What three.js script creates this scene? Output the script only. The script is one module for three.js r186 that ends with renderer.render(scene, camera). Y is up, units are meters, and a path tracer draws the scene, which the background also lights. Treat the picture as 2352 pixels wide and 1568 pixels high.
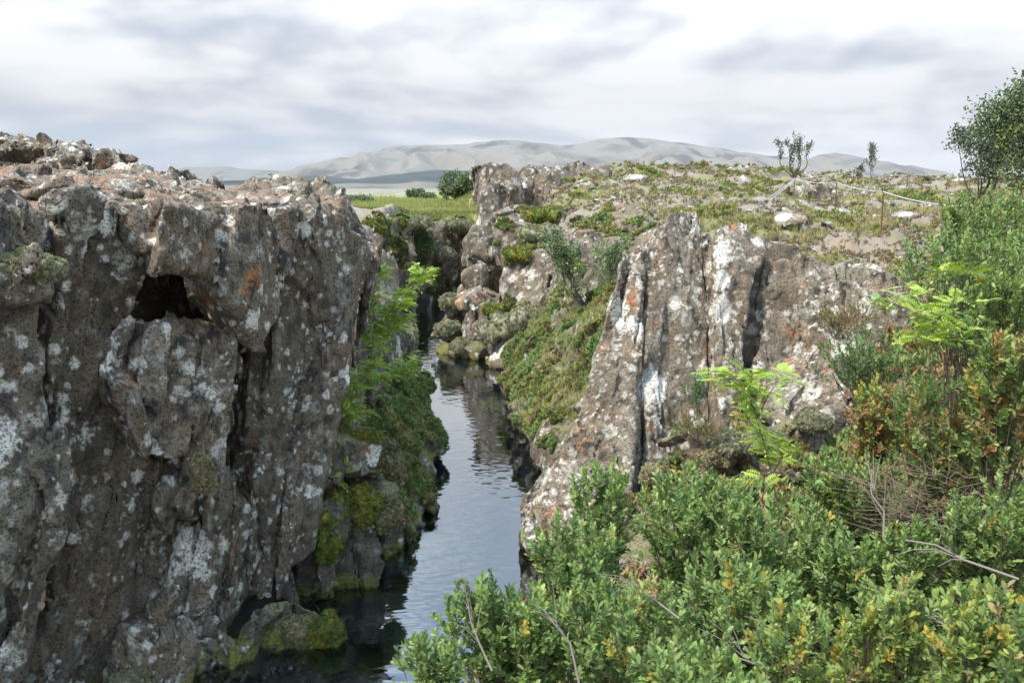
import * as THREE from 'three';
import { mergeGeometries } from 'three/addons/utils/BufferGeometryUtils.js';

// ---------------------------------------------------------------- camera, sky, sun, exposure
const scene = new THREE.Scene();
const FOCAL = 2037, CX = 1176, CY = 784, EYE = 5.0, PITCH = Math.atan(354 / FOCAL);   // photo measured 2352 x 1568
const camera = new THREE.PerspectiveCamera(2 * Math.atan(784 / FOCAL) * 180 / Math.PI, 1024 / 682, 0.05, 40000);
camera.position.set(0, EYE, 0);
camera.rotation.x = -PITCH;
camera.focus = 11; camera.userData.fStop = 6.3;
const renderer = new THREE.WebGLRenderer({ antialias: true });
renderer.toneMapping = THREE.LinearToneMapping;
renderer.toneMappingExposure = 1.45;
renderer.shadowMap.enabled = true;
const SUN = new THREE.Vector3(-0.44, 0.78, 0.36).normalize();
const sun = new THREE.DirectionalLight(new THREE.Color().setRGB(1, 0.935, 0.83), 3.7);
sun.position.copy(SUN).multiplyScalar(120);
sun.castShadow = true; sun.shadow.radius = 9; sun.shadow.mapSize.set(4096, 4096);
Object.assign(sun.shadow.camera, { left: -60, right: 60, top: 60, bottom: -60, near: 1, far: 300 });
scene.add(sun, sun.target);

// ---------------------------------------------------------------- noise
function rng(seed) { let a = seed >>> 0; return () => { a = (a + 0x6D2B79F5) | 0; let t = Math.imul(a ^ (a >>> 15), 1 | a); t = (t + Math.imul(t ^ (t >>> 7), 61 | t)) ^ t; return ((t ^ (t >>> 14)) >>> 0) / 4294967296; }; }
const PERM = new Uint8Array(512), G3 = new Float32Array(768);
{ const r = rng(77); const p = [...Array(256).keys()]; for (let i = 255; i > 0; i--) { const j = Math.floor(r() * (i + 1)); [p[i], p[j]] = [p[j], p[i]]; }
  for (let i = 0; i < 512; i++) PERM[i] = p[i & 255];
  for (let i = 0; i < 256; i++) { let x, y, z, l; do { x = r() * 2 - 1; y = r() * 2 - 1; z = r() * 2 - 1; l = Math.hypot(x, y, z); } while (l > 1 || l < .1); G3[i * 3] = x / l; G3[i * 3 + 1] = y / l; G3[i * 3 + 2] = z / l; } }
function grad(h, x, y, z) { h *= 3; return G3[h] * x + G3[h + 1] * y + G3[h + 2] * z; }
function noise(x, y, z) {   // Perlin, about -0.9 .. 0.9
  const X = Math.floor(x), Y = Math.floor(y), Z = Math.floor(z); x -= X; y -= Y; z -= Z;
  const xi = X & 255, yi = Y & 255, zi = Z & 255;
  const u = x * x * x * (x * (x * 6 - 15) + 10), v = y * y * y * (y * (y * 6 - 15) + 10), w = z * z * z * (z * (z * 6 - 15) + 10);
  const A = PERM[xi] + yi, B = PERM[xi + 1] + yi, AA = PERM[A & 511] + zi, AB = PERM[(A + 1) & 511] + zi, BA = PERM[B & 511] + zi, BB = PERM[(B + 1) & 511] + zi;
  const a = grad(PERM[AA & 511], x, y, z), b = grad(PERM[BA & 511], x - 1, y, z), c = grad(PERM[AB & 511], x, y - 1, z), d = grad(PERM[BB & 511], x - 1, y - 1, z);
  const e = grad(PERM[(AA + 1) & 511], x, y, z - 1), f = grad(PERM[(BA + 1) & 511], x - 1, y, z - 1), g = grad(PERM[(AB + 1) & 511], x, y - 1, z - 1), h = grad(PERM[(BB + 1) & 511], x - 1, y - 1, z - 1);
  const p = a + u * (b - a), q = c + u * (d - c), r = e + u * (f - e), s = g + u * (h - g), m = p + v * (q - p), n = r + v * (s - r);
  return (m + w * (n - m)) * 1.5;
}
function fbm(x, y, z, o = 4) { let a = 0.5, s = 0; for (let i = 0; i < o; i++) { s += a * noise(x, y, z); x = x * 2.03 + 17.1; y = y * 2.03 - 9.7; z = z * 2.03 + 4.3; a *= 0.5; } return s; }
function hash3(i, j, k) { let h = Math.imul(i, 374761393) ^ Math.imul(j, 668265263) ^ Math.imul(k, 1274126177); h = Math.imul(h ^ (h >>> 13), 1274126177); return ((h ^ (h >>> 16)) >>> 0) / 4294967296; }
function spots(x, y, z, share) {   // distance to the nearest of scattered round patches, in units of that patch's radius
  const X = Math.floor(x), Y = Math.floor(y), Z = Math.floor(z); let best = 9;
  for (let i = X - 1; i <= X + 1; i++) for (let j = Y - 1; j <= Y + 1; j++) for (let k = Z - 1; k <= Z + 1; k++) {
    const h = hash3(i, j, k); if (h > share) continue;
    const a = hash3(i + 91, j, k), b = hash3(i, j + 47, k), c = hash3(i, j, k + 63), r = 0.12 + 0.5 * (h / share) * (h / share);
    const d = Math.hypot(x - i - a, y - j - b, z - k - c) / r; if (d < best) best = d;
  } return best;
}
const sstep = (a, b, x) => { const t = Math.min(1, Math.max(0, (x - a) / (b - a))); return t * t * (3 - 2 * t); };
const lerp = (a, b, t) => a + (b - a) * t, clamp = (x, a, b) => Math.min(b, Math.max(a, x));

// ---------------------------------------------------------------- sky: a computed cloud deck
{
  const W = 2048, Hh = 1024, data = new Float32Array(W * Hh * 4);
  for (let j = 0; j < Hh; j++) for (let i = 0; i < W; i++) {
    const el = ((j + 0.5) / Hh - 0.5) * Math.PI, az = ((i + 0.5) / W - 0.5) * 2 * Math.PI, o = (j * W + i) * 4;
    const y = Math.sin(el), x = Math.cos(el) * Math.cos(az), z = Math.cos(el) * Math.sin(az);
    let r, g, b;
    if (y <= -0.01) { r = 0.34; g = 0.34; b = 0.33; }
    else {
      const k = 1 / (Math.max(y, 0) + 0.11), qx = x * k, qz = z * k;
      const w1 = noise(qx * .35 + 3, qz * .35, 7), w2 = noise(qx * .35, qz * .35 + 8, 2);
      const big = fbm(qx * 0.20 + w1 * .35 + 4.7, qz * 0.34 + w2 * .35 + 1.9, 1.3, 5);           // the deck's long banks
      const mid = fbm(qx * .8 + w2 * .5 + 11, qz * 1.25 + w1 * .5 + 5, 8.1, 5);
      const wisp = fbm(az * 8 + w1, el * 26 + w2 * 1.4, 3.3, 5), lump = Math.abs(fbm(az * 5 + 2 + .6 * w1, el * 17 + .6 * w2, 6.1, 5));
      let t = 0.41 + 1.15 * big + 0.55 * mid + 0.38 * wisp + .85 * lump;
      t = sstep(0.14, 0.86, t);
      const low = sstep(0.16, 0.015, y);                                                        // thin bright air low over the land
      t = lerp(t, 0.5 + 0.62 * t, low * 0.55);
      const blue = sstep(0.30, -.2, big + 0.35 * mid + .2) * 0.5;
      r = lerp(0.345, .61, t); g = lerp(0.378, .617, t); b = lerp(0.43, .635, t);
      r -= 0.05 * blue * (1 - t); b += 0.03 * blue * (1 - t);
      const up = sstep(0.2, 0.7, y), skyLift = 1 + 3 * Math.max(y - .09, 0); r *= skyLift * (1 - .38 * up); g *= skyLift * (1 - .20 * up); b *= skyLift * (1 - .02 * up);    // overcast rise upward, steepened above the view to brighten the water; thinner, bluer cloud overhead, as the water mirrors it
    }
    data[o] = r; data[o + 1] = g; data[o + 2] = b; data[o + 3] = 1;
  }
  const t = new THREE.DataTexture(data, W, Hh, THREE.RGBAFormat, THREE.FloatType);
  t.mapping = THREE.EquirectangularReflectionMapping; t.magFilter = t.minFilter = THREE.LinearFilter; t.needsUpdate = true;
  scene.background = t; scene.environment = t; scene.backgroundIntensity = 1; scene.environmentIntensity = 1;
}

// ---------------------------------------------------------------- helpers
const cp = Math.cos(PITCH), sp = Math.sin(PITCH);
function at(px, py, d) { const a = (px - CX) / FOCAL, b = -(py - CY) / FOCAL, k = d / (cp + b * sp); return new THREE.Vector3(a * k, EYE + (b * cp - sp) * k, -d); }
function onPlane(px, py, Y = 0) { const a = (px - CX) / FOCAL, b = -(py - CY) / FOCAL, k = (Y - EYE) / (b * cp - sp); return new THREE.Vector3(a * k, Y, -(cp + b * sp) * k); }
const used = new Map();
function numbered(n) { const k = used.get(n) || 0; used.set(n, k + 1); return k ? n + '_' + String(k).padStart(3, '0') : n; }
function tag(o, label, category, group, kind) { if (label) o.userData.label = label; if (category) o.userData.category = category; if (group) o.userData.group = group; if (kind) o.userData.kind = kind; return o; }
function base(name, pos, label, category, group) { const g = new THREE.Group(); g.name = numbered(name); g.position.copy(pos); scene.add(g); g.updateMatrixWorld(); return tag(g, label, category, group); }
function add(name, geo, mat, parent, kind) { const m = new THREE.Mesh(geo, mat); m.castShadow = m.receiveShadow = true; if (parent) { m.name = name; m.position.copy(parent.position).negate(); parent.add(m); } else { m.name = numbered(name); scene.add(m); } if (kind) m.userData.kind = kind; return m; }   // geometry in world coordinates
const M = {};
const std = (o) => new THREE.MeshStandardMaterial({ roughness: 0.95, metalness: 0, ...o });
{ // porous basalt: dark pores and pale grains, tileable; the mean is about 0.7 and the vertex colours allow for it
  const n = 1024, t = new Float32Array(n * n).fill(.72), bmp = new Float32Array(n * n).fill(.6), r = rng(19);
  const splat = (x, y, rad, e, v, w, h) => { const R = Math.ceil(rad * e) + 1; for (let j = -R; j <= R; j++) for (let i = -R; i <= R; i++) { const d = Math.hypot(i / e, j) / rad + .25 * Math.sin(i * 1.3 + x) * Math.cos(j * 1.1 + y); if (d > 1) continue; const k = w * Math.min(1, (1 - d) * 2.5), q = ((Math.round(y) + j + n) % n) * n + (Math.round(x) + i + n) % n; t[q] += (v - t[q]) * k; bmp[q] += (h - bmp[q]) * k; } };
  for (let i = 0; i < 2600; i++) splat(r() * n, r() * n, 6 + r() * 16, .7 + r() * .9, .5 + r() * .45, .5, .45 + r() * .3);
  for (let i = 0; i < 9000; i++) splat(r() * n, r() * n, 1.6 + r() * r() * 6, .7 + r() * .9, .78 + r() * .22, .8, .75);
  for (let i = 0; i < 9000; i++) splat(r() * n, r() * n, 1.6 + r() * r() * 6.5, .7 + r() * .9, .16 + r() * .25, .9, .12);
  const tex = (src) => { const d = new Uint8Array(n * n * 4); for (let i = 0; i < n * n; i++) { d[i * 4] = d[i * 4 + 1] = d[i * 4 + 2] = clamp(src[i], 0, 1) * 255; d[i * 4 + 3] = 255; } const x = new THREE.DataTexture(d, n, n); x.wrapS = x.wrapT = THREE.RepeatWrapping; x.magFilter = x.minFilter = THREE.LinearFilter; x.repeat.set(1 / 1.7, 1 / 1.7); x.needsUpdate = true; return x; };
  M.rock = std({ vertexColors: true, roughness: 0.93, map: tex(t), bumpMap: tex(bmp), bumpScale: .012 });
}
M.ground = std({ vertexColors: true, roughness: 1 });
M.moss = std({ vertexColors: true, roughness: 1 });

// surface nets over a signed distance field; only blocks near the surface are sampled
function meshField(field, rough, amp, lo, hi, cell, colour, axes) {   // axes: two vectors along which the fine grain is laid out, in metres
  const nx = Math.ceil((hi[0] - lo[0]) / cell) + 2, ny = Math.ceil((hi[1] - lo[1]) / cell) + 2, nz = Math.ceil((hi[2] - lo[2]) / cell) + 2;
  const N = nx * ny * nz, val = new Float32Array(N).fill(NaN), B = 6, reach = cell * B * 0.5 * 1.74 + amp + cell;
  const ix = (i, j, k) => (k * ny + j) * nx + i;
  const blocks = [];
  for (let k = 0; k < nz; k += B) for (let j = 0; j < ny; j += B) for (let i = 0; i < nx; i += B) {
    if (Math.abs(rough(lo[0] + (i + B / 2) * cell, lo[1] + (j + B / 2) * cell, lo[2] + (k + B / 2) * cell)) > reach) continue;
    blocks.push(i, j, k);
    const i1 = Math.min(i + B, nx - 1), j1 = Math.min(j + B, ny - 1), k1 = Math.min(k + B, nz - 1);
    for (let c = k; c <= k1; c++) for (let b = j; b <= j1; b++) for (let a = i; a <= i1; a++) { const q = ix(a, b, c); if (val[q] !== val[q]) val[q] = field(lo[0] + a * cell, lo[1] + b * cell, lo[2] + c * cell); }
  }
  const vid = new Int32Array(N).fill(-1), pos = [], cells = [], off = [0, 1, nx, nx + 1, nx * ny, nx * ny + 1, nx * ny + nx, nx * ny + nx + 1];
  const E = [[0, 1], [2, 3], [4, 5], [6, 7], [0, 2], [1, 3], [4, 6], [5, 7], [0, 4], [1, 5], [2, 6], [3, 7]], v = new Float32Array(8);
  for (let m = 0; m < blocks.length; m += 3) for (let c = blocks[m + 2]; c < Math.min(blocks[m + 2] + B, nz - 1); c++) for (let b = blocks[m + 1]; b < Math.min(blocks[m + 1] + B, ny - 1); b++) for (let a = blocks[m]; a < Math.min(blocks[m] + B, nx - 1); a++) {
    const q = ix(a, b, c); let neg = 0, bad = false;
    for (let e = 0; e < 8; e++) { const x = val[q + off[e]]; if (x !== x) { bad = true; break; } v[e] = x; if (x < 0) neg++; }
    if (bad || neg === 0 || neg === 8) continue;
    let x = 0, y = 0, z = 0, n = 0;
    for (const [s, t] of E) { const p = v[s], r = v[t]; if ((p < 0) === (r < 0)) continue; const f = p / (p - r); x += (s & 1) + f * ((t & 1) - (s & 1)); y += ((s >> 1) & 1) + f * (((t >> 1) & 1) - ((s >> 1) & 1)); z += (s >> 2) + f * ((t >> 2) - (s >> 2)); n++; }
    vid[q] = pos.length / 3; cells.push(q); pos.push(lo[0] + (a + x / n) * cell, lo[1] + (b + y / n) * cell, lo[2] + (c + z / n) * cell);
  }
  const idx = [], D = [1, nx, nx * ny];
  for (const q of cells) for (let ax = 0; ax < 3; ax++) {
    const p = val[q], r = val[q + D[ax]]; if ((p < 0) === (r < 0)) continue;
    const u = D[(ax + 1) % 3], w = D[(ax + 2) % 3];
    const A = vid[q], Bv = vid[q - u], C = vid[q - u - w], Dv = vid[q - w]; if (A < 0 || !(Bv >= 0) || !(C >= 0) || !(Dv >= 0)) continue;
    if (p < 0) idx.push(A, Bv, C, A, C, Dv); else idx.push(A, C, Bv, A, Dv, C);
  }
  const g = new THREE.BufferGeometry(); g.setAttribute('position', new THREE.Float32BufferAttribute(pos, 3)); g.setIndex(idx); g.computeVertexNormals();
  if (colour) { const nn = g.attributes.normal.array, col = new Float32Array(pos.length), out = [0, 0, 0];
    for (let i = 0; i < pos.length; i += 3) { colour(pos[i], pos[i + 1], pos[i + 2], nn[i], nn[i + 1], nn[i + 2], out); col[i] = out[0]; col[i + 1] = out[1]; col[i + 2] = out[2]; }
    g.setAttribute('color', new THREE.BufferAttribute(col, 3)); }
  const [U, W] = axes || [[.8, .1, -.6], [.3, .9, .4]], uv = new Float32Array(pos.length / 3 * 2); for (let i = 0, k = 0; i < pos.length; i += 3) { uv[k++] = pos[i] * U[0] + pos[i + 1] * U[1] + pos[i + 2] * U[2]; uv[k++] = pos[i] * W[0] + pos[i + 1] * W[1] + pos[i + 2] * W[2]; }
  g.setAttribute('uv', new THREE.BufferAttribute(uv, 2));
  return g;
}
const smax = (a, b, k) => { const h = Math.max(k - Math.abs(a - b), 0) / k; return Math.max(a, b) + h * h * k * 0.25; };
const smin = (a, b, k) => -smax(-a, -b, k);

// ---------------------------------------------------------------- rock: colour and relief
const mixTo = (o, r, g, b, t) => { o[0] += (r - o[0]) * t; o[1] += (g - o[1]) * t; o[2] += (b - o[2]) * t; };
// style: tone (base brightness), white / grey / rust = share of lichens, moss = share of moss on ledges
function rockColour(st) {
  const s = st.seed || 0, T = st.tone ?? 1, f = st.fine ?? 1;
  return (x, y, z, nx, ny, nz, o) => {
    const a = fbm(x * 1.1 + s, y * 0.8, z * 1.1, 4), b = fbm(x * 7 * f + s, y * 5 * f, z * 7 * f, 3), c = noise(x * 26 * f, y * 22 * f + s, z * 26 * f);
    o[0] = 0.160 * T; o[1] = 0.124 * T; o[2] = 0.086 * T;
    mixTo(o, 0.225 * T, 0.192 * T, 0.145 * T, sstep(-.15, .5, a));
    mixTo(o, 0.215 * T, 0.142 * T, 0.082 * T, sstep(.05, .3, fbm(x * 2.3 + 31 + s, y * 2, z * 2.3, 3)) * .6);
    const rugged = sstep(-.25, .25, fbm(x * .8 + 60 + s, y * .6, z * .8, 3)); mixTo(o, 0.043, 0.037, 0.033, sstep(.06, .26, b + c * .12) * lerp(.35, .95, rugged));                       // black crusts and pores
    mixTo(o, 0.32 * T, 0.285 * T, 0.235 * T, sstep(.10, .30, -b + c * .14) * lerp(.2, .7, rugged));            // pale grain
    const l0 = fbm(x * 3.1 + 7 + s, y * 2.4 + 3, z * 3.1, 4), l1 = noise(x * 17 * f + s, y * 17 * f, z * 17 * f) + .45 * noise(x * 41 * f, y * 41 * f, z * 41 * f);
    const grey = sstep(.16, .26, l0 * .9 + l1 * .34 - .34 + (st.grey ?? .3)); mixTo(o, .42, .395, .33, grey * .8);
    const white = sstep(.21, .27, fbm(x * 2.6 + 40 + s, y * 1.9, z * 2.6 + 9, 3) * .5 + l1 * .62 - .55 + (st.white ?? .3) + .30 * fbm(x * .55 + s, y * .4, z * .55, 2)); mixTo(o, .65, .605, .52, white * .9);
    const mid = spots(x * 5.2 + 3 + s, y * 4.8, z * 5.2, .10 + .35 * clamp((st.white ?? .3) - .15, 0, .4)); mixTo(o, .65, .61, .525, sstep(1.02, .86, mid + .5 * noise(x * 30, y * 30, z * 30)) * (mid < .45 && hash3(Math.floor(x * 5), Math.floor(y * 5), Math.floor(z * 5)) > .6 ? .35 : .9));
    const w = .16 * noise(x * 21, y * 21, z * 21), big = spots(x * 2.3 + s, y * 2.0, z * 2.3, st.discs ?? .16);
    mixTo(o, .69, .65, .575, sstep(1.02, .9, big + w * 2.2) * (c > .42 ? .5 : .95));          // round crustose patches
    const small = spots(x * 9 + s, y * 9, z * 9, st.small ?? .3); mixTo(o, .61, .57, .50, sstep(1.0, .8, small + w * 2) * ((st.white ?? .3) > .2 ? .8 : .3));
    const rust = sstep(.2, .32, fbm(x * 2.6 - 17, y * 2.6 + s, z * 2.6, 3) * .8 + l1 * .2 - .3 + (st.rust ?? .2)); mixTo(o, .40, .16, .055, rust * .75);
    if (st.moss) {
      const m = ny * 1.1 + .55 * fbm(x * 2.2, y * 2.2, z * 2.2 + s, 4) + .18 * c - 1.25 + st.moss;
      const t = sstep(-.03, .07, m); if (t > 0) { const k = sstep(-.3, .3, fbm(x * 3 + 5, y * 3, z * 3, 3)); mixTo(o, lerp(.115, .21, k), lerp(.125, .19, k), lerp(.035, .10, k), t); }
    }
    if (st.soil) { const m = ny + .6 * fbm(x * 1.7, y * 2, z * 1.7 + 3, 4) + .15 * c - 1.2 + st.soil; mixTo(o, .26 + .07 * c, .155 + .04 * c, .10 + .03 * c, sstep(-.02, .1, m) * .8); }
    if (y < .42 && st.wet !== 0) { const e = y + .22 * fbm(x * 2.2, 0, z * 2.2, 3) + .10 * noise(x * 13, y * 13, z * 13);   // dark wet rock and a rim of yellow moss at the water
      mixTo(o, .035, .028, .02, sstep(.06, -.02, e)); mixTo(o, .17, .155, .022, sstep(.20, .12, e) * sstep(-.06, .02, e) * sstep(-.25, .1, noise(x * 3, 4, z * 3) + .5 * noise(x * 9, y * 9, z * 9) - .15 + .6 * (st.rim ?? .1)) * lerp(.45, 1, sstep(-.3, .3, noise(x * 31, y * 31, z * 31)))); }
    o[0] = Math.max(o[0], .012) * 1.38; o[1] = Math.max(o[1], .012) * 1.38; o[2] = Math.max(o[2], .012) * 1.38;
  };
}
// broken faces: every cell of a jittered lattice carries a small tilted plane of its own, so that neighbours meet in steps
function facets(x, y, z, s) {
  const X = Math.floor(x - .5), Y = Math.floor(y - .5), Z = Math.floor(z - .5); let best = 9, bi = 0, bj = 0, bk = 0, bx = 0, by = 0, bz = 0;
  for (let i = X; i <= X + 1; i++) for (let j = Y; j <= Y + 1; j++) for (let k = Z; k <= Z + 1; k++) {
    const h = PERM[(PERM[(PERM[(i + s) & 255] + j) & 255] + k) & 255], dx = x - i - .5 - ((h & 15) / 15 - .5) * .9, dy = y - j - .5 - ((h >> 4) / 15 - .5) * .9, dz = z - k - .5 - (PERM[h + 3] / 255 - .5) * .9, d = dx * dx + dy * dy + dz * dz;
    if (d < best) { best = d; bi = h; bx = dx; by = dy; bz = dz; }
  }
  const g = PERM[bi + 7] * 3; return (PERM[bi + 1] / 255 - .5) * .5 + (G3[g] * bx + G3[g + 1] * by + G3[g + 2] * bz) * .9;
}
function relief(st) {
  const s = (st.seed || 0) * 1.7, si = (st.seed || 0) | 0, [lx, lz] = st.lean || [0, 0], bigF = st.big ?? 0, A = st.rough ?? 1, f = st.scale ?? 1, stretch = st.stretch ?? .4, q = st.facet ?? 1;
  return (x, y, z, cell) => {
    x -= lx * y; z -= lz * y;
    const w = .06 * noise(x * 3 * f, y * 2 * f + s, z * 3 * f), w2 = .06 * noise(x * 3 * f + 20, y * 2 * f + s, z * 3 * f + 9);
    let d = 0.08 * fbm(x * .9 * f + s, y * .9 * f * stretch, z * .9 * f, 2);
    d += q * .21 * facets((x + w) * 1.7 * f, (y + w2) * 1.7 * f * stretch, (z + w) * 1.7 * f, si) + q * .048 * facets((x + w2) * 4.3 * f, (y + w) * 4.3 * f * (.22 + .7 * stretch), (z + w2) * 4.3 * f, si + 40);
    if (bigF) d += bigF * facets((x + w) * .95, (y + w2) * .6 + .35 * x, (z + w) * .95, si + 90);
    const k = noise(x * 1.5 * f + s * 3, y * .18 * f, z * 1.5 * f); d += (st.crack ?? .16) * Math.max(0, 1 - Math.abs(k) / 0.032) * sstep(-.3, .15, noise(x * .6, y * .7 + s, z * .6));    // upright cracks
    const n1 = noise(x * 11 * f, y * 8 * f, z * 11 * f + s); d += 0.013 * n1 + .045 * Math.max(0, n1 - .32);                        // pits
    if (cell < .06) d += 0.011 * noise(x * 23, y * 19, z * 23 + s);
    return d * A;
  };
}
// an upright slab whose outline is given by points (photo px, px, metres deep); it runs `thick` metres back from its face
function slabGeometry(pts, thick, st, cell) {
  const P = pts.map(([x, y, d]) => at(x, y, d)), n = P.length, c = new THREE.Vector3(), nor = new THREE.Vector3();
  P.forEach((p, i) => { c.add(p); const q = P[(i + 1) % n]; nor.x += (p.y - q.y) * (p.z + q.z); nor.y += (p.z - q.z) * (p.x + q.x); nor.z += (p.x - q.x) * (p.y + q.y); });
  c.divideScalar(n); nor.normalize(); if (nor.dot(new THREE.Vector3(0, EYE, 0).sub(c)) < 0) nor.negate();
  const u = new THREE.Vector3().crossVectors(new THREE.Vector3(0, 1, 0), nor).normalize(), v = new THREE.Vector3().crossVectors(nor, u);
  const Q = P.map((p) => { const q = p.clone().sub(c); return [q.dot(u), q.dot(v)]; });
  const k = st.round ?? .11, taper = st.taper ?? 0, warp = st.warp ?? .12, rel = relief(st), wf = st.warpScale ?? .9, s0 = st.seed || 0;
  const bulge = st.bulge ?? 0, R2 = Math.max(...Q.map((q) => Math.hypot(q[0], q[1]))) ** 2;
  const shape = (x, y, z) => {
    x -= c.x; y -= c.y; z -= c.z;
    const a = x * u.x + y * u.y + z * u.z, b = x * v.x + y * v.y + z * v.z, w = x * nor.x + y * nor.y + z * nor.z;
    let m = 1e9, inside = false;
    for (let i = 0, j = n - 1; i < n; j = i++) {
      const ex = Q[j][0] - Q[i][0], ey = Q[j][1] - Q[i][1], qx = a - Q[i][0], qy = b - Q[i][1], t = clamp((qx * ex + qy * ey) / (ex * ex + ey * ey), 0, 1), dx = qx - ex * t, dy = qy - ey * t;
      m = Math.min(m, dx * dx + dy * dy);
      if ((Q[i][1] > b) !== (Q[j][1] > b) && a < (Q[j][0] - Q[i][0]) * (b - Q[i][1]) / (Q[j][1] - Q[i][1]) + Q[i][0]) inside = !inside;
    }
    const d2 = (inside ? -1 : 1) * Math.sqrt(m) + taper * w, face = w - bulge * (1 - (a * a + b * b) / R2);
    return smax(smax(d2, face, k), -thick - w, k);
  };
  const field = (x, y, z) => {
    const wx = warp * noise(x * wf + s0, y * wf, z * wf), wy = warp * noise(x * wf, y * wf + s0 + 9, z * wf), wz = warp * noise(x * wf, y * wf, z * wf + s0 + 5);
    return shape(x + wx, y + wy, z + wz) + rel(x, y, z, cell);
  };
  const lo = [1e9, 1e9, 1e9], hi = [-1e9, -1e9, -1e9], pad = .35 + bulge;
  for (const p of P) for (const t of [0, -thick]) for (const e of [0, 1, 2]) { const q = p.getComponent(e) + nor.getComponent(e) * t; lo[e] = Math.min(lo[e], q - pad - Math.abs(taper * t)); hi[e] = Math.max(hi[e], q + pad + Math.abs(taper * t)); }
  if (st.floor !== undefined) lo[1] = Math.max(lo[1], st.floor);
  const keep = Math.min(st.keep ?? .5, thick + 1), depthOf = (x, y, z) => (x - c.x) * nor.x + (y - c.y) * nor.y + (z - c.z) * nor.z;
  const near = (x, y, z) => depthOf(x, y, z) < -keep - cell * 4 ? 99 : shape(x, y, z);     // what is buried in the hill behind is not built
  return meshField(field, near, .30 * (st.rough ?? 1) + warp * 1.2, lo, hi, cell, rockColour(st), [u.clone().addScaledVector(nor, .35).toArray(), v.clone().addScaledVector(nor, .45).toArray()]);
}
// a lump (boulder, mossy mound): an ellipsoid cut by a few random planes, then roughened
function lumpGeometry(c, r, st, cell, colour) {
  const q = rng((st.seed || 1) * 131 + 7), cuts = [], turn = st.turn ?? q() * 3, ct = Math.cos(turn), sn = Math.sin(turn), tl = st.tilt ?? 0, cl = Math.cos(tl), sl = Math.sin(tl);
  for (let i = 0; i < (st.cuts ?? 7); i++) { const a = q() * 6.283, e = (q() - .35) * 1.6; cuts.push([Math.cos(a) * Math.cos(e), Math.sin(e), Math.sin(a) * Math.cos(e), .55 + .32 * q()]); }
  const mn = Math.min(...r), rel = relief(st), kk = st.round ?? .2;
  const shape = (x, y, z) => {
    x -= c.x; y -= c.y; z -= c.z; const x1 = x * ct + z * sn, z1 = -x * sn + z * ct, x2 = x1 * cl + y * sl, y2 = -x1 * sl + y * cl;
    const X = x2 / r[0], Y = y2 / r[1], Z = z1 / r[2]; let d = Math.hypot(X, Y, Z) - 1;
    for (const k of cuts) d = smax(d, X * k[0] + Y * k[1] + Z * k[2] - k[3], kk);
    return d * mn;
  };
  const A = st.rough ?? 1, field = (x, y, z) => shape(x, y, z) + rel(x, y, z, cell), R = Math.max(...r) * 1.05 + .12 * A;
  return meshField(field, (x, y, z) => shape(x, y, z), .28 * A + mn * .1, [c.x - R, Math.max(c.y - R, st.floor ?? -1e9), c.z - R], [c.x + R, c.y + R, c.z + R], cell, colour || rockColour(st));
}

// a draped moss cushion: a handful of flat lobes run together, hanging a little over the edge they sit on
function mossGeometry(c, r, seed, cell, colour) {
  const q = rng(seed * 71 + 5), lobes = [];
  for (let i = 0; i < 14; i++) { const a = q() * 6.283, k = Math.sqrt(q()) * .85, s = .20 + .28 * q(); lobes.push([c.x + Math.cos(a) * r[0] * k, c.y - r[1] * (.9 * k * k * q() + .1), c.z + Math.sin(a) * r[2] * k, r[0] * s, r[1] * (.75 + .5 * q()) * (1 - .3 * k), r[2] * s]); }
  const shape = (x, y, z) => { let d = 1e9; for (const l of lobes) { const m = Math.min(l[3], l[4], l[5]), e = (Math.hypot((x - l[0]) / l[3], (y - l[1]) / l[4], (z - l[2]) / l[5]) - 1) * m; d = d > 1e8 ? e : smin(d, e, .35 * r[1]); } return d; };
  const f = .9 / r[1], field = (x, y, z) => shape(x, y, z) + r[1] * (.30 * noise(x * f, y * f, z * f + seed) + .16 * noise(x * f * 2.7, y * f * 2.7, z * f * 2.7)) + .010 * noise(x * 25, y * 25, z * 25) + .006 * noise(x * 60, y * 60, z * 60);
  const R = [r[0] * 1.5, r[1] * 2.2, r[2] * 1.5]; return meshField(field, shape, r[1] * .45, [c.x - R[0], c.y - R[1], c.z - R[2]], [c.x + R[0], c.y + R[1] * .8, c.z + R[2]], cell, colour);
}
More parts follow.
